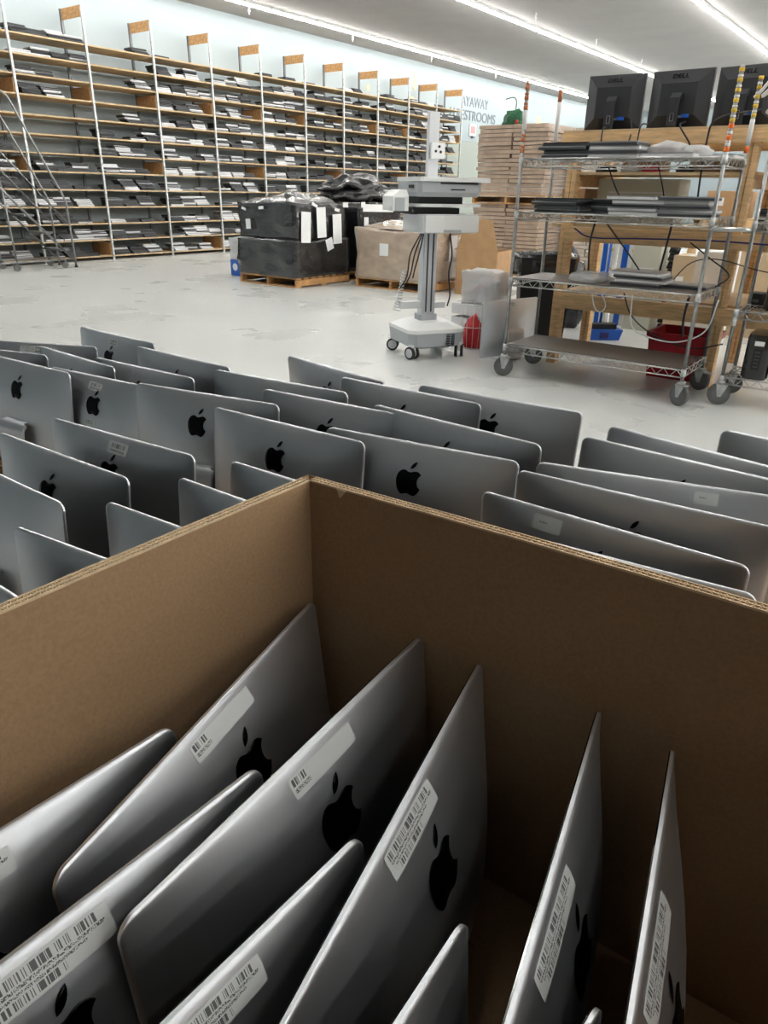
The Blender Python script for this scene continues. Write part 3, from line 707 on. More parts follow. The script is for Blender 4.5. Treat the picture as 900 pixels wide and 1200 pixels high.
# ------------------------------------------------------------------ stacked flat cartons
def carton_stack(x, y, lab, z_levels, m, w=1.3, d=1.1, seed=1):
    rr = random.Random(seed)
    for tier, (z0, z1) in enumerate(z_levels):
        t = thing('carton_stack', lab[tier], 'cardboard stack', (x, y, z0), 0, 'stacked flat cartons')
        z = 0.; n = int((z1 - z0) / .062)
        h = (z1 - z0) / n
        for k in range(n):
            for half in (0, 1):
                dx, dy = rr.uniform(-.018, .018), rr.uniform(-.018, .018)
                MB().box((dx, (half - .5) * w / 2 + dy, z + h * .5), (d + rr.uniform(-.03, .03), w / 2 - .012, h - rr.uniform(.004, .014)), Matrix.Rotation(rr.uniform(-.012, .012), 3, 'Z') @ Matrix.Rotation(rr.uniform(-.008, .008), 3, 'X')).obj('flat_carton', m, t)
            z += h
M['flatc'] = mat('wrapped_flat_cartons', (172, 152, 134), .35, var=.14, scale=7, bump=.4, bscale=16, coat=.4)
M['flatc2'] = mat('film_wrapped_cartons', (196, 186, 174), .3, var=.14, scale=9, bump=.5, bscale=18, coat=.5)
pallet((12.6, 6.42, 0), 1.22, 1.34, 'wooden pallet under the tall stack of flat cartons')
carton_stack(12.6, 6.42, ['lower tier of stacked flat brown cartons behind the trash can', 'upper tier of film-wrapped flat brown cartons beside the wall lettering'], [(PT, 1.17), (1.17 + PT + .003, 2.4)], M['flatc'], 1.3, 1.1, 1)
pallet((12.6, 6.42, 1.172), 1.22, 1.34, 'wooden pallet between the two tiers of stacked cartons')
pallet((13.4, 5.2, 0), 1.22, 1.0, 'wooden pallet under the paler wrapped carton stack')
carton_stack(13.4, 5.2, ['lower tier of pale film-wrapped cartons behind the wire rack post', 'upper tier of pale film-wrapped cartons behind the wire rack post'], [(PT, 1.17), (1.17 + PT + .003, 2.38)], M['flatc2'], .95, 1.1, 2)
pallet((13.4, 5.2, 1.172), 1.22, 1.0, 'wooden pallet between the two pale carton tiers')
g = thing('tinsel_decoration', 'dark green tinsel decoration with wire stem on top of the carton stack', 'decoration', (12.4, 6.58, 2.41))
blob('tinsel', (.12, .17, .15), .6, 2., M['darkgreen'], g, (0, 0, 0), 4, 3)
MB().tube(smooth_path([(0, 0, .15), (0, 0, .36), (0, .06, .42), (0, .2, .4)]), .008).obj('stem', M['darkgreen'], g)
blob('red_bow', (.03, .03, .04), .3, 2., M['red'], g, (-.12, -.1, .02), 3, 2)
o = MB().tube(smooth_path([(13.0, 4.98, 2.39), (13.0, 4.96, 2.65), (13.0, 5.06, 2.78), (13.0, 5.22, 2.74), (13.0, 5.3, 2.6)]), .03).obj('black_hoop', M['black']); tag(o, 'black hooped hose on top of the pale carton stack', 'hoop')

# ------------------------------------------------------------------ wall lettering and sign
def text_mesh(s, size, m, extrude, sx=1.):
    cu = bpy.data.curves.new('text', 'FONT'); cu.body = s; cu.size = size; cu.extrude = extrude; cu.space_character = 1.0
    o = bpy.data.objects.new('text', cu); COL.objects.link(o); bpy.context.view_layer.update()
    me = bpy.data.meshes.new_from_object(o.evaluated_get(bpy.context.evaluated_depsgraph_get()))
    bpy.data.objects.remove(o); bpy.data.curves.remove(cu)
    for v in me.vertices: v.co.x *= sx
    me.materials.clear(); me.materials.append(m); return me
def fit_text(s, size, m, wid):
    me = text_mesh(s, size, m, .006); x0_, x1_ = min(v.co.x for v in me.vertices), max(v.co.x for v in me.vertices)
    for v in me.vertices: v.co.x = (v.co.x - x0_) * wid / (x1_ - x0_)
    return me
o = place('wall_lettering', fit_text('AYAWAY', .42, M['letter'], 1.76), None, (22.85, Y1 - .008, 3.95), (R(90), 0, 0)); tag(o, 'thin grey wall lettering reading AYAWAY, upper line', 'lettering')
o = place('wall_lettering', fit_text('RESTROOMS', .42, M['letter'], 2.57), None, (22.6, Y1 - .008, 3.55), (R(90), 0, 0)); tag(o, 'thin grey wall lettering reading RESTROOMS, lower line', 'lettering')
pic = thing('restroom_symbol', 'two small grey standing figure symbols left of the lower lettering', 'symbol', (22.2, Y1 - .01, 3.55))
for dx in (0, .22): MB().cyl((dx, -.004, .26), (dx, .004, .26), .035, 10).box((dx, 0, .14), (.09, .008, .16)).box((dx - .024, 0, .03), (.035, .008, .08)).box((dx + .024, 0, .03), (.035, .008, .08)).obj('figure', M['letter'], pic)
sg = thing('wall_sign', 'small white notice with pale red print below the wall lettering', 'sign', (23.63, Y1 - .03, 3.08))
MB().box((0, 0, .2), (.4, .03, .36)).obj('panel', M['white'], sg); MB().box((0, -.018, .2), (.3, .006, .22)).obj('red_print', M['signr'], sg); MB().box((0, -.03, -.02), (.14, .05, .06)).obj('lamp_box', M['galv_d'], sg)
for k, (x, z, w, h, lab) in enumerate(((20.15, 4.35, .22, .5, 'tall torn yellowed paper scrap on the wall above the shelving'), (20.02, 3.84, .34, .2, 'small yellowed paper scrap just above the shelf top'), (17.9, 3.95, .14, .16, 'tiny torn scrap on the wall between two top panels'), (28.6, 3.9, .5, .4, 'faint yellowed patch on the wall above the carton stacks'))):
    poly = [(x + w * (.5 + .12 * noise.noise((a * 1.3, k, 2))) * math.cos(R(a * 36)), z + h * (.5 + .2 * noise.noise((a * 2.1, k, 5))) * math.sin(R(a * 36))) for a in range(10)]
    tag(MB().prism(poly, 'y', Y1 - .006, Y1 - .001).obj('paper_scrap', M['scrap']), lab, 'paper')

# ------------------------------------------------------------------ rolling ladder
ld = thing('rolling_ladder', 'grey steel rolling warehouse ladder at the left frame edge before the shelving', 'ladder', (0, 0, 0))
ya_, yb_ = 12.5, 13.05
for y in (ya_, yb_):
    MB().tube([(7.39, y, .02), (7.38, y, 1.08), (7.33, y, 1.2), (6.66, y, 2.6), (6.5, y, 2.72), (5.2, y, 2.72)], .018, 8).obj('handrail', M['alu_d'], ld)
    MB().tube([(7.33, y, .16), (5.6, y, 3.4 - 1.4)], .02, 8).obj('stringer', M['alu_d'], ld)
    MB().tube([(7.34, y, .75), (5.9, y, 2.35)], .014, 8).obj('mid_rail', M['alu_d'], ld)
    MB().tube([(7.39, y, .14), (5.0, y, .14)], .018, 8).obj('base_rail', M['alu_d'], ld)
    MB().tube([(6.33, y, .14), (6.3, y, 1.4)], .016, 8).obj('rear_post', M['alu_d'], ld)
    MB().cyl((7.39, y, 0), (7.39, y, .025), .03, 8).obj('rubber_foot', M['rubber_k'], ld)
for k in range(6): MB().box((7.22 - .27 * k, (ya_ + yb_) / 2, .3 + .285 * k), (.18, yb_ - ya_, .03)).obj('step', M['galv_d'], ld)
for x in (7.2, 6.33):
    for y in (ya_ + .03, yb_ - .03):
        w = MB().cyl((x, y - .02, .055), (x, y + .02, .055), .055, 14).obj('caster', M['rubber'], ld); MB().box((x, y, .1), (.03, .06, .08)).obj('caster_fork', M['galv_d'], w)

# ------------------------------------------------------------------ medical cart
ct = thing('medical_cart', 'white and grey wheeled medical computer cart on the open floor', 'cart', (5.45, 3.62, 0), R(-31))
def ring(w, d, z, ox=0, oy=0, ch=.06):
    a, b = w / 2, d / 2; return [(ox + x, oy + y, z) for x, y in ((-a + ch, -b), (a - ch, -b), (a, -b + ch), (a, b - ch), (a - ch, b), (-a + ch, b), (-a, b - ch), (-a, -b + ch))]
MB().loft([ring(.40, .44, .085), ring(.52, .53, .11), ring(.54, .55, .225)]).obj('base_body', M['cartg'], ct)
cv = MB().loft([ring(.55, .56, .222), ring(.54, .55, .25), ring(.34, .36, .3)]).obj('base_cover', M['cartw'], ct)
for dx in (.09, .135):
    for k in range(7): MB().box((dx, -.272, .115 + .015 * k), (.034, .012, .008)).obj('vent_slot', M['cartd'], cv)
for sx, sy, a in ((-1, -1, 20), (1, -1, -30), (-1, 1, 60), (1, 1, 10)):
    rz = Matrix.Rotation(R(a), 4, 'Z')
    c = MB(); c.box((0, 0, .1), (.05, .05, .05)); c.prism([(-.035, .1), (.035, .1), (.02, .05), (-.02, .05)], 'x', -.012, .012)
    co = c.obj('caster', M['cartw'], ct, (sx * .23, sy * .22, 0), (0, 0, R(a)))
    for dx in (-.026, .026):
        MB().cyl((dx - .012, 0, .055), (dx + .012, 0, .055), .055, 18).cyl((dx - .0135, 0, .055), (dx + .0135, 0, .055), .04, 16, mi=1).obj('wheel', [M['rubber_k'], M['cartl']], co)
col = MB(); rbox(col, (0, .02, .66), (.13, .1, .78), .012); co = col.obj('column', M['alu'], ct)
MB().box((-.025, -.031, .7), (.014, .004, .66)).obj('column_groove', M['grille'], co); MB().box((.025, -.031, .7), (.014, .004, .66)).obj('column_groove', M['grille'], co)
rbox(MB(), (0, .02, .31), (.17, .14, .08), .02).obj('column_collar', M['cartg'], ct)
MB().box((-.16, .02, .43), (.2, .05, .06)).obj('cord_hook', M['cartl'], ct); MB().box((.12, .02, .42), (.12, .05, .05)).obj('cord_hook', M['cartl'], ct)
d = MB(); rbox(d, (.09, 0, 1.105), (.52, .42, .145), .02); dr = d.obj('drawer_unit', M['cartl'], ct)
e = MB(); rbox(e, (.1, -.215, 1.105), (.495, .02, .13), .012, axis='y'); df = e.obj('drawer_front', M['cartw'], ct); MB().box((.1, -.228, 1.05), (.16, .012, .02)).obj('finger_pull', M['cartg'], df)
MB().box((.0, .05, 1.2), (.44, .3, .05)).obj('tray_support', M['cartd'], ct)
rbox(MB(), (.09, -.03, 1.245), (.58, .34, .022), .03).obj('keyboard_tray', M['cartw'], ct)
MB().box((.05, .05, 1.285), (.4, .28, .07)).obj('slide_housing', M['grille'], ct)
h = MB(); h.loft([ring(.54, .42, 1.31, .07, 0, .03), ring(.58, .46, 1.345, .07, 0, .03), ring(.58, .46, 1.42, .07, 0, .03)]); ho = h.obj('upper_housing', M['cartg'], ct)
MB().box((.13, -.224, 1.365), (.13, .02, .01)).obj('card_slot', M['cartd'], ho); MB().box((.14, -.232, 1.412), (.34, .012, .012)).obj('shadow_gap', M['cartd'], ho)
MB().box((-.222, -.08, 1.385), (.006, .1, .025)).obj('side_slot', M['cartd'], ho)
rbox(MB(), (.105, .0, 1.44), (.65, .5, .034), .03).obj('worktop', M['cartw'], ct)
sb = MB(); sb.loft([[(-.40, -.12, 1.2), (-.26, -.12, 1.2), (-.26, .1, 1.2), (-.40, .1, 1.2)], [(-.40, -.12, 1.31), (-.26, -.12, 1.31), (-.26, .1, 1.31), (-.40, .1, 1.31)], [(-.33, -.1, 1.36), (-.27, -.1, 1.36), (-.27, .1, 1.36), (-.33, .1, 1.36)]]); sb.obj('side_bin', M['cartw'], ct)
MB().box((-.34, -.125, 1.25), (.08, .012, .1)).obj('bin_face', M['cartg'], ct)
MB().box((.05, .12, 1.7), (.09, .05, .49)).obj('screen_post', M['cartl'], ct)
vp = MB().box((0.075, .07, 1.66), (.12, .03, .12)).obj('screen_mount', M['cartw'], ct)
for dx, dz in ((-.025, -.005), (.005, .03), (.02, -.01)): MB().cyl((.075 + dx, .05, 1.66 + dz), (.075 + dx, .056, 1.66 + dz), .011, 8).obj('mount_hole', M['cartd'], vp)
for k in range(3):
    tag(MB().tube(smooth_path([(5.33 + .01 * k, 3.60 + .02 * k, 1.03), (5.31 - .02 * k, 3.63 + .03 * k, .86), (5.30 - .03 * k, 3.66 + .02 * k, .74 - .03 * k), (5.30 - .05 * k, 3.68 + .03 * k, .66 - .04 * k)]), .006, 5).obj('power_cable', M['black']), '%s black cable dangling left of the cart column' % ['nearest', 'middle', 'outermost'][k], 'cable', 'cables hanging on the medical cart')
tag(MB().tube(smooth_path([(5.55, 3.48, 1.03), (5.57, 3.46, .85), (5.55, 3.47, .7), (5.57, 3.46, .52), (5.55, 3.47, .42)]), .007, 5).obj('power_cable', M['black']), 'black cable running down the right side of the cart column', 'cable')
coil = []
for k in range(110):
    t = k / 110; an = k * .75; x, y, z = 5.26 - .05 * t, 3.74 + .04 * t, .72 - .34 * t
    rr_ = .02 + .035 * max(0, t - .55); coil.append((x + rr_ * math.cos(an), y + rr_ * math.sin(an), z))
tag(MB().tube(coil, .0055, 4).obj('coiled_cord', M['cartl']), 'pale coiled cord hanging at the left of the medical cart', 'cord')

# ------------------------------------------------------------------ wire racks
def truss(mb, a, b, z0, z1, n):
    a, b = Vector(a), Vector(b)
    A = lambda t, z: (a + (b - a) * t) + Vector((0, 0, z))
    mb.cyl(A(0, z1), A(1, z1), .0055, 6); mb.cyl(A(0, z0), A(1, z0), .005, 6)
    mb.tube([A(k / n, z1 if k % 2 else z0) for k in range(n + 1)], .0044, 4)
def caster(parent, x, y, a, brake=False, r=.076):
    f = MB(); f.cyl((0, 0, .15), (0, 0, .17), .03, 10); f.prism([(-.05, .15), (.03, .15), (.012, .06), (-.012, .06)], 'y', -.024, -.02); f.prism([(-.05, .15), (.03, .15), (.012, .06), (-.012, .06)], 'y', .02, .024); f.box((-.01, 0, .147), (.08, .048, .008))
    if brake: f.box((.05, 0, .14), (.08, .05, .01))
    o = f.obj('caster', M['galv'], parent, (x, y, 0), (0, 0, R(a)))
    MB().cyl((0, -.016, r), (0, .016, r), r, 20).cyl((0, -.018, r), (0, .018, r), r * .66, 16, mi=1).cyl((0, -.02, r), (0, .02, r), r * .2, 8, mi=0).obj('wheel', [M['rubber'], M['galv_d']], o)
def rack(label, loc, rz, L, D, zs, top, mats, tapes, skip=()):
    t = thing('wire_rack', label, 'rack', loc, rz, 'chrome wire racks')
    ps = [(0, 0), (L, 0), (0, D), (L, D)]
    for k, (x, y) in enumerate(ps):
        p = MB().cyl((x, y, .16), (x, y, top), .0127, 10); 
        for j in range(int((top - .2) / .0508)): p.cyl((x, y, .2 + j * .0508), (x, y, .2026 + j * .0508), .0131, 8)
        po = p.obj('post', M['rackpost'], t)
        for (z0, z1, m) in tapes[k]: MB().cyl((x, y, z0), (x, y, z1), .0155, 10).obj('tape_band', M[m], po)
        caster(t, x, y, (200, 150, 20, -20)[k], k == 3)
    for k, z in enumerate(zs):
        s = MB()
        for a, b, n in (((0, 0, z), (L, 0, z), int(L / .045)), ((0, D, z), (L, D, z), int(L / .045)), ((0, 0, z), (0, D, z), 10), ((L, 0, z), (L, D, z), 10)): truss(s, a, b, -.05, 0, n)
        for j in range(1, int(L / .028)): s.cyl((j * .028, 0, z + .002), (j * .028, D, z + .002), .0022, 4)
        for y in (D * .33, D * .66): s.cyl((0, y, z - .004), (L, y, z - .004), .003, 4)
        so = s.obj('wire_shelf', M['chrome'], t)
        for x, y in ps: MB().cyl((x, y, z - .04), (x, y, z + .01), .019, 10, .0165).obj('shelf_collar', M['galv'], so)
        if mats[k]: MB().box((L / 2, D / 2, z + .007), (L - .03, D - .03, .005)).obj('shelf_liner', M['liner'], so)
    return t
def bands(z0, z1, ms, n):
    h = (z1 - z0) / n; return [(z0 + k * h + .003, z0 + (k + 1) * h - .003 if k % 2 == 0 else z0 + k * h + h * .5, ms[k % len(ms)]) for k in range(n)]
ra = math.atan2(1.27 - 2.65, 5.165 - 5.14); RL = math.hypot(1.38, .025)
TP = [bands(1.61, 1.75, ['rust'], 4) + [(1.76, 1.88, 'tapew')] + bands(1.88, 2.06, ['rust'], 6), bands(1.6, 1.76, ['orange', 'tapew'], 5) + bands(1.76, 2.05, ['yellow', 'tapew'], 11), [(1.6, 1.66, 'rust'), (1.66, 1.98, 'tapew'), (1.98, 2.06, 'rust')], [(1.62, 1.66, 'orange'), (1.67, 1.82, 'tapew')] + bands(1.83, 2.07, ['yellow', 'tapew'], 9)]
rack('chrome wire rack on casters with laptops on its shelves and orange taped posts', (5.14, 2.65, 0), ra, RL, .56, [.245, .75, 1.22, 1.575], 2.06, [True, True, False, False], TP)
rack('second chrome wire rack at the right frame edge holding black computer towers', (5.38, 1.06, 0), ra, 1.2, .40, [.2, .645, 1.2], 1.75, [False, False, False], [[(.55, .66, 'tapew')], [], [], []])
RA = Matrix.Rotation(ra, 4, 'Z'); RB = Matrix.Translation((5.14, 2.65, 0)) @ RA; RB2 = Matrix.Translation((5.38, 1.06, 0)) @ RA
def on_rack(x, y, z, B=RB): return B @ Vector((x, y, z))
def big_laptop(col):
    base = MB(); rbox(base, (0, 0, .008), (.35, .245, .015), .012); lid = MB(); rbox(lid, (0, .001, .0195), (.347, .243, .008), .012)
    return base.mesh('base', M['lap_d' if col != 'lap_s' else 'lap_w']), lid.mesh('lid', M['lap_s' if col == 'lap_d' else col])
BL = {c: big_laptop(c) for c in ('lap_d', 'lap_s', 'lap_k')}
rk = random.Random(5)
def lap_stack(x, y, z, n, cols, where, shelf, jit=.012):
    for k in range(n):
        p = on_rack(x + rk.uniform(-jit, jit) * 1.8, y + rk.uniform(-jit, jit) * 1.8, z + k * .0245); c = cols[k % len(cols)]
        t = thing('laptop', '%s laptop, %s up in the %s stack on the %s rack shelf' % ({'lap_d': 'two-tone grey', 'lap_s': 'silver', 'lap_k': 'black-lidded'}[c], ORD[k], where, shelf), 'laptop', p, ra + rk.uniform(-.06, .06), 'laptops on the wire rack')
        place('base', BL[c][0], t); place('lid', BL[c][1], t)
for x, n, cols, w in ((.30, 4, ['lap_d', 'lap_k'], 'leftmost'), (.66, 4, ['lap_s', 'lap_d'], 'second'), (1.02, 1, ['lap_s'], 'flat'), (1.24, 1, ['lap_s'], 'rightmost low')):
    lap_stack(x if x < 1.2 else 1.19, .15 if x < 1.2 else .42, 1.581, n, cols, w, 'top')
for x, n, cols, w in ((.27, 4, ['lap_d', 'lap_k'], 'leftmost'), (.56, 4, ['lap_k', 'lap_d'], 'second'), (.86, 5, ['lap_s', 'lap_s', 'lap_d'], 'third'), (1.17, 5, ['lap_d', 'lap_s'], 'rightmost')):
    lap_stack(x, .15 if w != 'second' else .40, 1.226, n, cols, w, 'second')
lap_stack(.93, .22, .763, 4, ['lap_d', 'lap_s'], 'only', 'third'); lap_stack(1.2, .3, .763, 1, ['lap_d'], 'lone right', 'third')
o = blob('plastic_bag', (.17, .14, .045), .4, 3.1, M['clear'], None, on_rack(.55, .2, .765), 4, 3); tag(o, 'crumpled clear plastic bag on the third rack shelf', 'plastic bag')
# towers on the second rack
def tower(x, y, z, lab):
    t = thing('computer_tower', lab, 'computer', on_rack(x, y, z, RB2), ra, 'black computer towers')
    b = MB(); rbox(b, (0, 0, .15), (.17, .3, .27), .05, 5); rbox(b, (0, 0, .008), (.15, .28, .016), .04, 4); rbox(b, (0, 0, .292), (.16, .29, .016), .045, 4); b.obj('case', M['blackg'], t)
    MB().box((0, -.151, .245), (.06, .004, .03)).obj('label_plate', M['paper'], t)
    pp = MB().box((.0, -.151, .14), (.055, .004, .14)).obj('port_panel', M['rubber_k'], t)
    for k in range(5): MB().box((.0, -.154, .09 + .024 * k), (.03, .003, .008)).obj('port', M['lap_d'], pp)
tower(.19, .14, .207, 'glossy black computer tower on the bottom shelf of the second rack'); tower(.42, .16, .207, 'black computer tower cut by the right frame edge on the bottom shelf'); tower(.22, .25, .652, 'tall glossy black computer tower on the middle shelf of the second rack'); tower(.45, .25, .652, 'black tower beside the tall one on the middle shelf, cut by the frame')
o = MB().box((0, 0, .05), (.4, .22, .1)).obj('printed_carton', M['card3'], None, on_rack(.3, .25, 1.207, RB2), (0, 0, ra)); tag(o, 'small pale carton on the upper shelf of the second rack', 'cardboard box')
# red tote
rd = thing('red_tote', 'red plastic tote bin on the floor behind the wire rack', 'bin', (6.12, 1.54, 0), R(-89))
def tote(mb, w, d, z, w2, d2, z2, th):
    o = [[(-w / 2, -d / 2, z), (w / 2, -d / 2, z), (w / 2, d / 2, z), (-w / 2, d / 2, z)], [(-w2 / 2, -d2 / 2, z2), (w2 / 2, -d2 / 2, z2), (w2 / 2, d2 / 2, z2), (-w2 / 2, d2 / 2, z2)]]
    i = [[(-w2 / 2 + th, -d2 / 2 + th, z2), (w2 / 2 - th, -d2 / 2 + th, z2), (w2 / 2 - th, d2 / 2 - th, z2), (-w2 / 2 + th, d2 / 2 - th, z2)], [(-w / 2 + th, -d / 2 + th, z + th), (w / 2 - th, -d / 2 + th, z + th), (w / 2 - th, d / 2 - th, z + th), (-w / 2 + th, d / 2 - th, z + th)]]
    return mb.loft(o + i)
tote(MB(), .42, .38, 0, .47, .44, .36, .012).obj('tub', M['red'], rd)
for s in (-1, 1): MB().box((0, s * .222, .335), (.49, .03, .05)).obj('rim', M['red'], rd); MB().box((s * .237, 0, .335), (.03, .44, .05)).obj('rim', M['red'], rd)
# ------------------------------------------------------------------ timber workbench with monitors
wb = thing('workbench', 'tall timber workbench frame behind the wire rack carrying three monitors', 'workbench', (5.84, 0, 0))
YB0, YB1 = 1.27, 2.56
for x, dy_ in ((0.045, 0.), (1.12, .15)):
    for y in (YB0 + dy_ * .3, YB1 + dy_):
        for k in (0, 1): MB().box((x, y - .02 + .042 * k, .86 if x < .5 else .83), (.09, .038, 1.72 if x < .5 else 1.66)).obj('post', M['wood'], wb)
def beam(x, y0, y1, z, h, w=.04): MB().box((x, (y0 + y1) / 2, z), (w, y1 - y0, h)).obj('beam', M['woodb'], wb)
beam(-.005, .1, YB1 + .1, 1.735, .085); beam(1.1, .1, YB1 + .1, 1.735, .085)
beam(-.005, .1, YB1 - .0, 1.055, .11); beam(1.08, .3, YB1 + .1, 1.055, .11); beam(-.005, .1, YB1 - .0, .535, .12); beam(1.08, .3, YB1 + .1, .535, .12)
for k in range(6): MB().box((.08 + .175 * k, (YB1 + .1 + .1) / 2, 1.788), (.172, YB1, .018)).obj('top_board', M['board'], wb)
for k in range(5): MB().box((.14 + .17 * k, 1.35, 1.5), (.165, 2.4, .02)).obj('shelf_board', M['board'], wb)
for k in range(5): MB().box((.14 + .17 * k, 1.4, 1.12), (.165, 2.6, .018)).obj('middle_board', M['board'], wb)
for k in range(5): MB().box((.14 + .17 * k, 1.35, .605), (.165, 2.4, .018)).obj('lower_board', M['board'], wb)
for y in (YB0, YB1): MB().box((.58, y, 1.45), (1.0, .038, .09)).obj('cross_rail', M['woodb'], wb); MB().box((.58, y, .55), (1.0, .038, .09)).obj('cross_rail', M['woodb'], wb)
def monitor(y, ang, lab):
    t = thing('monitor', lab, 'monitor', (6.08, y, 1.798), R(-90 + ang), 'black monitors on the workbench')
    h0, w = .015, .44; H2 = .37
    b = MB()
    def rg(w_, h_, yy, zc): return [(-w_ / 2, yy, zc - h_ / 2), (w_ / 2, yy, zc - h_ / 2), (w_ / 2, yy, zc + h_ / 2), (-w_ / 2, yy, zc + h_ / 2)]
    zc = h0 + H2 / 2
    b.loft([rg(w, H2, .02, zc), rg(w, H2, -.005, zc), rg(w * .985, H2 * .98, -.012, zc), rg(w * .64, H2 * .60, -.055, zc - .005), rg(w * .60, H2 * .56, -.06, zc - .005)])
    bo = b.obj('case', M['moncase'], t)
    MB().box((0, .0215, zc + .01), (w - .03, .003, H2 - .05)).obj('screen', M['glass'], bo)
    st = MB(); st.prism([(-.06, .23), (-.075, .235), (-.115, .2), (-.12, .02), (-.115, .006), (-.1, .006), (-.1, .18), (-.06, .2)], 'x', -.036, .036); so = st.obj('stand_arm', M['moncase'], t)
    for dx, dz, w_, h_ in ((-.012, .075, .003, .05), (.012, .075, .003, .05), (0, .1, .027, .003), (0, .05, .027, .003)): MB().box((dx, -.121, dz), (w_, .003, h_)).obj('cable_slot', M['lap_s'], so)
    rbox(MB(), (0, -.02, .004), (.24, .2, .007), .03).obj('foot', M['black'], t)
    MB().box((.075, -.05, .085), (.05, .03, .022)).obj('video_plug', M['blue'], t); MB().box((.03, -.05, .082), (.03, .02, .015)).obj('port', M['lap_s'], t)
    tm = text_mesh('DELL', .046, M['logo'], .0008, 1.15); place('logo', tm, bo, (-.066, -.0425, h0 + H2 - .054), (R(58), 0, 0))
    return t
monitor(2.375, 4, 'leftmost of the three black monitors seen from behind on the workbench'); monitor(1.885, -2, 'middle of the three black monitors seen from behind on the workbench'); monitor(1.425, -8, 'rightmost of the three black monitors, half hidden by the taped rack post')
# things on and behind the bench
def boxthing(name, lab, cat, c, d, m, rz=0., lid=True, label_m=None):
    t = thing(name, lab, cat, (c[0], c[1], c[2]), rz)
    MB().box((0, 0, d[2] / 2), d, taper=.995).obj('carton', M[m], t)
    if lid: MB().box((0, 0, d[2] + .0015), (d[0] * .98, .05, .003)).obj('tape_strip', M['tapew'], t); MB().box((-d[0] / 2 - .001, d[1] * .2, d[2] * .6), (.002, d[1] * .25, d[2] * .3)).obj('label', M['paper'], t)
    return t
boxthing('carton', 'brown carton on the bench shelf left of the beige case', 'cardboard box', (6.3, 2.66, 1.131), (.3, .2, .26), 'card2')
boxthing('carton', 'pale cream carton on the bench shelf near the right post', 'cardboard box', (6.3, 1.55, 1.511), (.3, .42, .12), 'card3')
boxthing('carton', 'second brown carton on the upper bench shelf behind the rack stacks', 'cardboard box', (6.5, 2.2, 1.511), (.3, .3, .14), 'card2')
def flatcase(lab, c, d, rz, m='beige'):
    t = thing('computer_case', lab, 'computer case', c, rz); b = MB(); rbox(b, (0, 0, d[2] / 2), d, .012); b.obj('case', M[m], t)
    for k in range(3): MB().box((-d[0] / 2 - .002, 0, d[2] * (.3 + .2 * k)), (.004, d[1] * .7, .012)).obj('drive_bay', M['cartl'], t)
flatcase('beige desktop computer case lying on the bench mid shelf behind the laptop stacks', (6.42, 2.17, 1.131), (.3, .66, .34), 0.)
flatcase('beige tower case behind the third rack shelf', (8.2, 2.56, 0), (.42, .3, .92), 0.)
t = thing('red_cartridge', 'small bright red cartridge on the upper bench shelf', 'cartridge', (6.0, 1.98, 1.511)); MB().box((0, 0, .02), (.06, .14, .035)).obj('body', M['red'], t); MB().box((0, 0, .045), (.03, .06, .015)).obj('cap', M['red'], t)
for k, (y, w, m, lab) in enumerate(((2.36, .16, 'lap_k', 'black device on the upper bench shelf at the left'), (1.75, .13, 'lap_k', 'small black device on the upper bench shelf by the red cartridge'), (2.15, .18, 'white', 'white crumpled parcel on the upper bench shelf'))):
    o = blob('small_device' if m != 'white' else 'parcel', (.07, w / 2, .035), .25, k * 3., M[m], None, (6.05, y, 1.511), 3, 3); tag(o, lab, 'device' if m != 'white' else 'parcel')
# second bench behind
wb2 = thing('workbench', 'second timber workbench standing behind the first, mostly hidden', 'workbench', (9.3, -.3, 0))
for x in (.045, .9):
    for y in (2.78, .6):
        for k in (0, 1): MB().box((x, y - .03 + .042 * k, .55), (.09, .038, 1.1)).obj('post', M['wood'], wb2)
MB().box((.02, 1.6, 1.06), (.04, 2.4, .1)).obj('beam', M['woodb'], wb2); MB().box((.93, 1.6, 1.06), (.04, 2.4, .1)).obj('beam', M['woodb'], wb2)
for k in range(5): MB().box((.1 + .18 * k, 1.65, 1.12), (.17, 2.5, .02)).obj('top_board', M['board'], wb2)
bx = [('pale carton on the second bench, left end', (9.6, 2.2, 1.131), (.4, .45, .28), 'card2'), ('white carton on the second bench', (9.65, 1.6, 1.131), (.4, .4, .3), 'white'), ('beige carton at the right end of the second bench', (9.6, 1.0, 1.131), (.4, .5, .32), 'card3'), ('brown carton on the floor under the second bench', (8.1, 2.1, 0), (.4, .3, .8), 'card3'), ('white printed carton on the floor at the right under the second bench', (7.6, 1.75, 0), (.4, .3, .88), 'white'), ('tall pale carton behind the second bench', (8.6, 1.7, 0), (.5, .6, .95), 'card3')]
for lab, c, d, m in bx: boxthing('carton', lab, 'cardboard box', c, d, m)
# blue and white packages leaning behind
for k, (y, w, lab) in enumerate(((3.07, .16, 'blue and white striped package leaning behind the bench, left one'), (2.84, .2, 'blue and white striped package leaning behind the bench, right one'))):
    t = thing('striped_package', lab, 'package', (8.2, y - .02, 0), 0.)
    MB().box((0, 0, .5), (.1, w, 1.0)).obj('wrapper', M['white'], t); MB().box((-.052, .02, .5), (.004, w * .32, 1.0)).obj('blue_stripe', M['blue'], t)
    for q in range(4): MB().cyl((-.055, -w * .34, .2 + .2 * q), (-.053, -w * .34, .2 + .2 * q), .02, 8).obj('yellow_dot', M['yellow'], t)
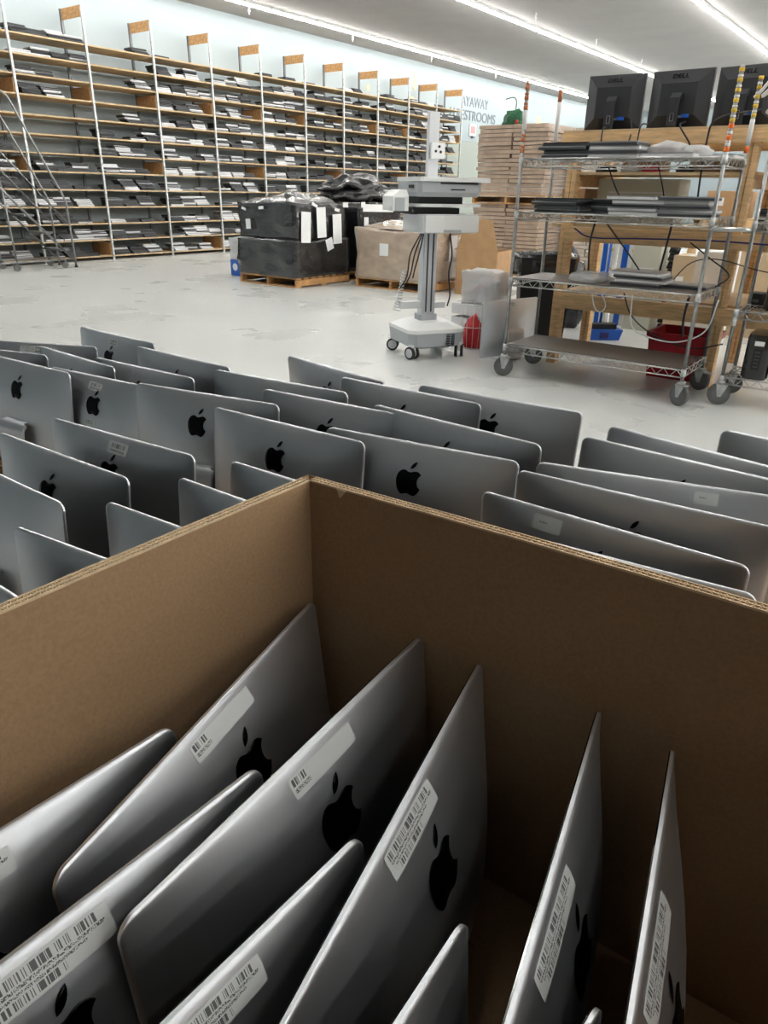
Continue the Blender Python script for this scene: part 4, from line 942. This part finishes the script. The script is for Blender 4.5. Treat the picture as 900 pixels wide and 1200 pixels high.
# broom and dustpan
dp = thing('dustpan', 'blue long-handled dustpan standing on the floor beyond the bench', 'dustpan', (7.25, 2.66, 0), R(-50))
MB().prism([(-.16, 0), (.16, 0), (.19, .1), (-.19, .1)], 'y', -.1, .1).obj('pan', M['blue'], dp); MB().box((0, .02, .125), (.28, .12, .05)).obj('brush', M['rubber_k'], dp); MB().cyl((0, .06, .1), (0, .06, .95), .014, 8).obj('handle', M['blue'], dp); MB().box((0, -.104, .05), (.09, .006, .06)).obj('label', M['navy'], dp)
# trash can
tc_ = thing('trash_can', 'black trash can lined with a black bag behind the rack at left', 'trash can', (6.7, 3.1, 0), R(-58))
tote(MB(), .42, .36, 0, .5, .44, .8, .012).obj('can', M['black'], tc_)
rg_ = []
for z, s, am in ((.66, 1.04, .012), (.78, 1.08, .02), (.83, 1.06, .012), (.8, .94, .01), (.6, .9, .01)):
    rg_.append([(.25 * s * math.cos(2 * math.pi * k / 36) * 1.12 + am * math.sin(k * 4.3), .22 * s * math.sin(2 * math.pi * k / 36) * 1.12 + am * math.cos(k * 3.1), z) for k in range(36)])
MB().loft(rg_, smooth=True).obj('liner_bag', M['bag'], tc_)
# second can further right
tc2 = thing('waste_bag', 'black plastic bag bulging beside the left bench post', 'bin bag', (7.7, 3.3, 0))
blob('bag', (.2, .2, .55), .25, 6., M['bag'], tc2, (0, 0, 0), 2.5, 4)
# leaning panel computer by the rack, clear bag and red basket
computer('silver all-in-one computer standing on the floor left of the wire rack', (5.72, 2.93, .515), -18, 0, 0., True, [('stk_s', -.0, .04, .08, .04, 0.)], None, False)
cbx = thing('clear_bag', 'cloudy clear plastic bag of packing on a crate left of the trash can', 'plastic bag', (6.35, 3.55, .36)); wrapped('bag', (.3, .34, .3), .03, 8, M['clearw'], cbx, (0, 0, 0), 7, 8); wrapped('packing', (.2, .24, .2), .02, 4, M['white'], cbx, (.03, 0, .01), 7, 5); MB().tube(smooth_path([(-.1, .09, .1), (-.12, .03, .14), (-.115, -.03, .18), (-.1, -.06, .15)]), .016, 6).obj('red_item', M['red'], cbx)
wc = thing('white_crate', 'white slatted crate under the cloudy plastic bag', 'crate', (6.35, 3.55, 0), R(-10))
for k in range(3):
    for s in (-1, 1): MB().box((s * .2, 0, .06 + .12 * k), (.012, .46, .09)).obj('slat', M['cartl'], wc); MB().box((0, s * .23, .06 + .12 * k), (.4, .012, .09)).obj('slat', M['cartl'], wc)
MB().box((0, 0, .348), (.4, .46, .012)).obj('lid', M['cartl'], wc)
rb = thing('wire_basket', 'wire basket holding a red mesh bag between the cart and the rack', 'basket', (5.95, 3.42, 0))
w = MB()
for k in range(12):
    a = 2 * math.pi * k / 12; w.cyl((.1 * math.cos(a), .1 * math.sin(a), .0), (.13 * math.cos(a), .13 * math.sin(a), .4), .0035, 4)
for z, r_ in ((.004, .1), (.2, .115), (.4, .13)): w.tube([(r_ * math.cos(2 * math.pi * k / 20), r_ * math.sin(2 * math.pi * k / 20), z) for k in range(21)], .004, 4)
w.obj('wire_frame', M['chrome'], rb); o = blob('mesh_bag', (.085, .085, .2), .3, 2.2, M['redb'], None, (5.95, 3.42, .006), 5, 3); tag(o, 'red mesh bag inside the wire basket', 'bag')
# ------------------------------------------------------------------ cables
cabs = [
 ([(6.02, 2.36, 1.83), (5.82, 2.34, 1.8), (5.77, 2.3, 1.64), (5.78, 2.16, 1.62), (5.82, 2.12, 1.76), (6.0, 2.2, 1.86)], 'black', 'black cable looping below the leftmost monitor', .006),
 ([(5.9, 2.04, 1.83), (5.77, 2.04, 1.8), (5.77, 2.05, 1.6)], 'black', 'black cable hanging between the left and middle monitors', .006),
 ([(5.95, 1.78, 1.84), (5.77, 1.76, 1.8), (5.76, 1.68, 1.7), (5.76, 1.62, 1.6)], 'black', 'black cable hanging below the middle monitor', .006),
 ([(6.0, 1.3, 1.9), (5.8, 1.52, 1.84), (5.77, 1.56, 1.7), (5.74, 1.54, 1.3), (5.72, 1.5, 1.24)], 'black', 'long black cable beside the orange taped post', .007),
 ([(5.45, 2.12, 1.54), (5.46, 2.06, 1.42), (5.5, 2.0, 1.3)], 'black', 'black cable hanging from the top rack shelf at left', .005),
 ([(5.4, 1.75, 1.54), (5.42, 1.7, 1.4), (5.45, 1.68, 1.3)], 'black', 'black cable hanging from the top rack shelf at the middle', .005),
 ([(5.3, 2.02, 1.17), (5.36, 1.86, .98), (5.42, 1.72, .8)], 'black', 'black cable slanting from the second rack shelf to the laptop stack', .006),
 ([(5.5, 2.18, 1.17), (5.5, 2.2, 1.0), (5.5, 2.18, .77)], 'black', 'thick black cable dropping to the third rack shelf', .008),
 ([(5.5, 1.62, 1.17), (5.5, 1.64, .95), (5.5, 1.66, .77)], 'black', 'twisted black cable dropping beside the laptop stack', .008),
 ([(5.77, 2.45, 1.1), (5.77, 2.3, 1.04), (5.77, 1.9, 1.05), (5.77, 1.4, 1.06), (5.74, .9, 1.05), (5.74, .3, 1.03)], 'navy', 'dark blue cable strung along the bench beam', .006),
 ([(5.2, 1.72, .71), (5.22, 1.7, .5), (5.3, 1.6, .42), (5.34, 1.4, .4), (5.32, 1.22, .5), (5.26, 1.16, .72)], 'cartl', 'pale grey cable looping under the third rack shelf', .005),
 ([(5.25, 1.8, .71), (5.27, 1.72, .55), (5.35, 1.55, .42), (5.4, 1.3, .36), (5.38, 1.1, .42)], 'black', 'black cable sagging in front of the red tote', .005),
 ([(5.45, 1.4, .71), (5.45, 1.41, .55), (5.46, 1.4, .42)], 'black', 'thick black cable end hanging over the red tote', .01),
 ([(5.2, 2.02, .71), (5.19, 1.98, .6), (5.19, 1.93, .57), (5.19, 1.9, .62), (5.2, 1.95, .71)], 'cartl', 'small pale loop of cable under the third rack shelf', .004),
 ([(5.6, 1.5, 1.05), (5.62, 1.35, .95), (5.6, 1.2, .85), (5.58, 1.28, .76)], 'black', 'thin black cable behind the right rack post', .005),
 ([(5.5, 1.56, .78), (5.52, 1.45, .92), (5.6, 1.3, .95), (5.62, 1.05, .9), (5.6, .9, .88)], 'black', 'thin black cable arching between the two racks', .004),
]
for k, (pts, m, lab, r_) in enumerate(cabs): tag(MB().tube(smooth_path(pts, 6), r_, 5).obj('cable', M[m]), lab, 'cable', 'cables around the racks')
ps_ = thing('router_row', 'row of black network boxes on the bench behind the two racks', 'network box', (5.95, 1.05, .617))
for k in range(4): MB().box((0, -.1 * k, .05), (.16, .085, .1)).obj('box', M['black'], ps_); MB().box((-.082, -.1 * k, .05), (.004, .05, .02)).obj('face', M['galv_d'], ps_)
tie = smooth_path([(5.74, 1.30, 1.95), (5.71, 1.26, 1.98), (5.71, 1.2, 2.06), (5.71, 1.16, 2.08), (5.71, 1.2, 2.0), (5.71, 1.25, 1.95), (5.71, 1.17, 1.99), (5.71, 1.12, 1.95), (5.71, 1.14, 1.88), (5.71, 1.2, 1.86), (5.71, 1.12, 1.82), (5.71, 1.1, 1.76)], 6)
tag(MB().tube(tie, .011, 6).obj('white_strap', M['tapew']), 'white strap knotted round the yellow taped rack post', 'strap')
for k in range(6): 
    c_ = ['lap_k', 'lap_d', 'lap_k', 'lap_s', 'lap_k', 'lap_k'][k]
    t = thing('laptop', '%s laptop, %s up in the stack behind the right bench post' % (LN[c_], ORD[k]), 'laptop', (6.15, 1.0 + .01 * (k % 3), 1.131 + .0245 * k), R(-90 + 4 * (k % 3)), 'laptops stacked on the bench'); place('base', BL[c_][0], t); place('lid', BL[c_][1], t)
t = thing('bar_handle', 'chrome pull handle bar linking the two racks', 'handle', on_rack(RL, .0, 1.16)); MB().tube([(0, 0, 0), (-.02, -.04, 0), (-.0, -.2, .005), (.03, -.23, 0)], .014, 8).obj('bar', M['chrome'], t)

for k, (x, y, w_, lab) in enumerate(((.98, .2, .16, 'white crumpled plastic parcel on the top rack shelf right of the laptop stacks'), (1.16, .18, .12, 'smaller white parcel on the top rack shelf near the taped post'))):
    o = blob('parcel', (w_ * .8, w_ * .8, .05), .35, k * 5. + 1, M['clearw'], None, on_rack(x, y, 1.606 if k == 0 else 1.581), 4, 3); tag(o, lab, 'parcel')
hs = thing('hose_reel', 'black ribbed hose standing behind the third rack shelf', 'hose', (8.15, 2.33, 0))
for k in range(12): MB().cyl((0, 0, .08 * k), (.02, -.01, .08 * k + .06), .055, 10).obj('hose_ring', M['black'], hs)
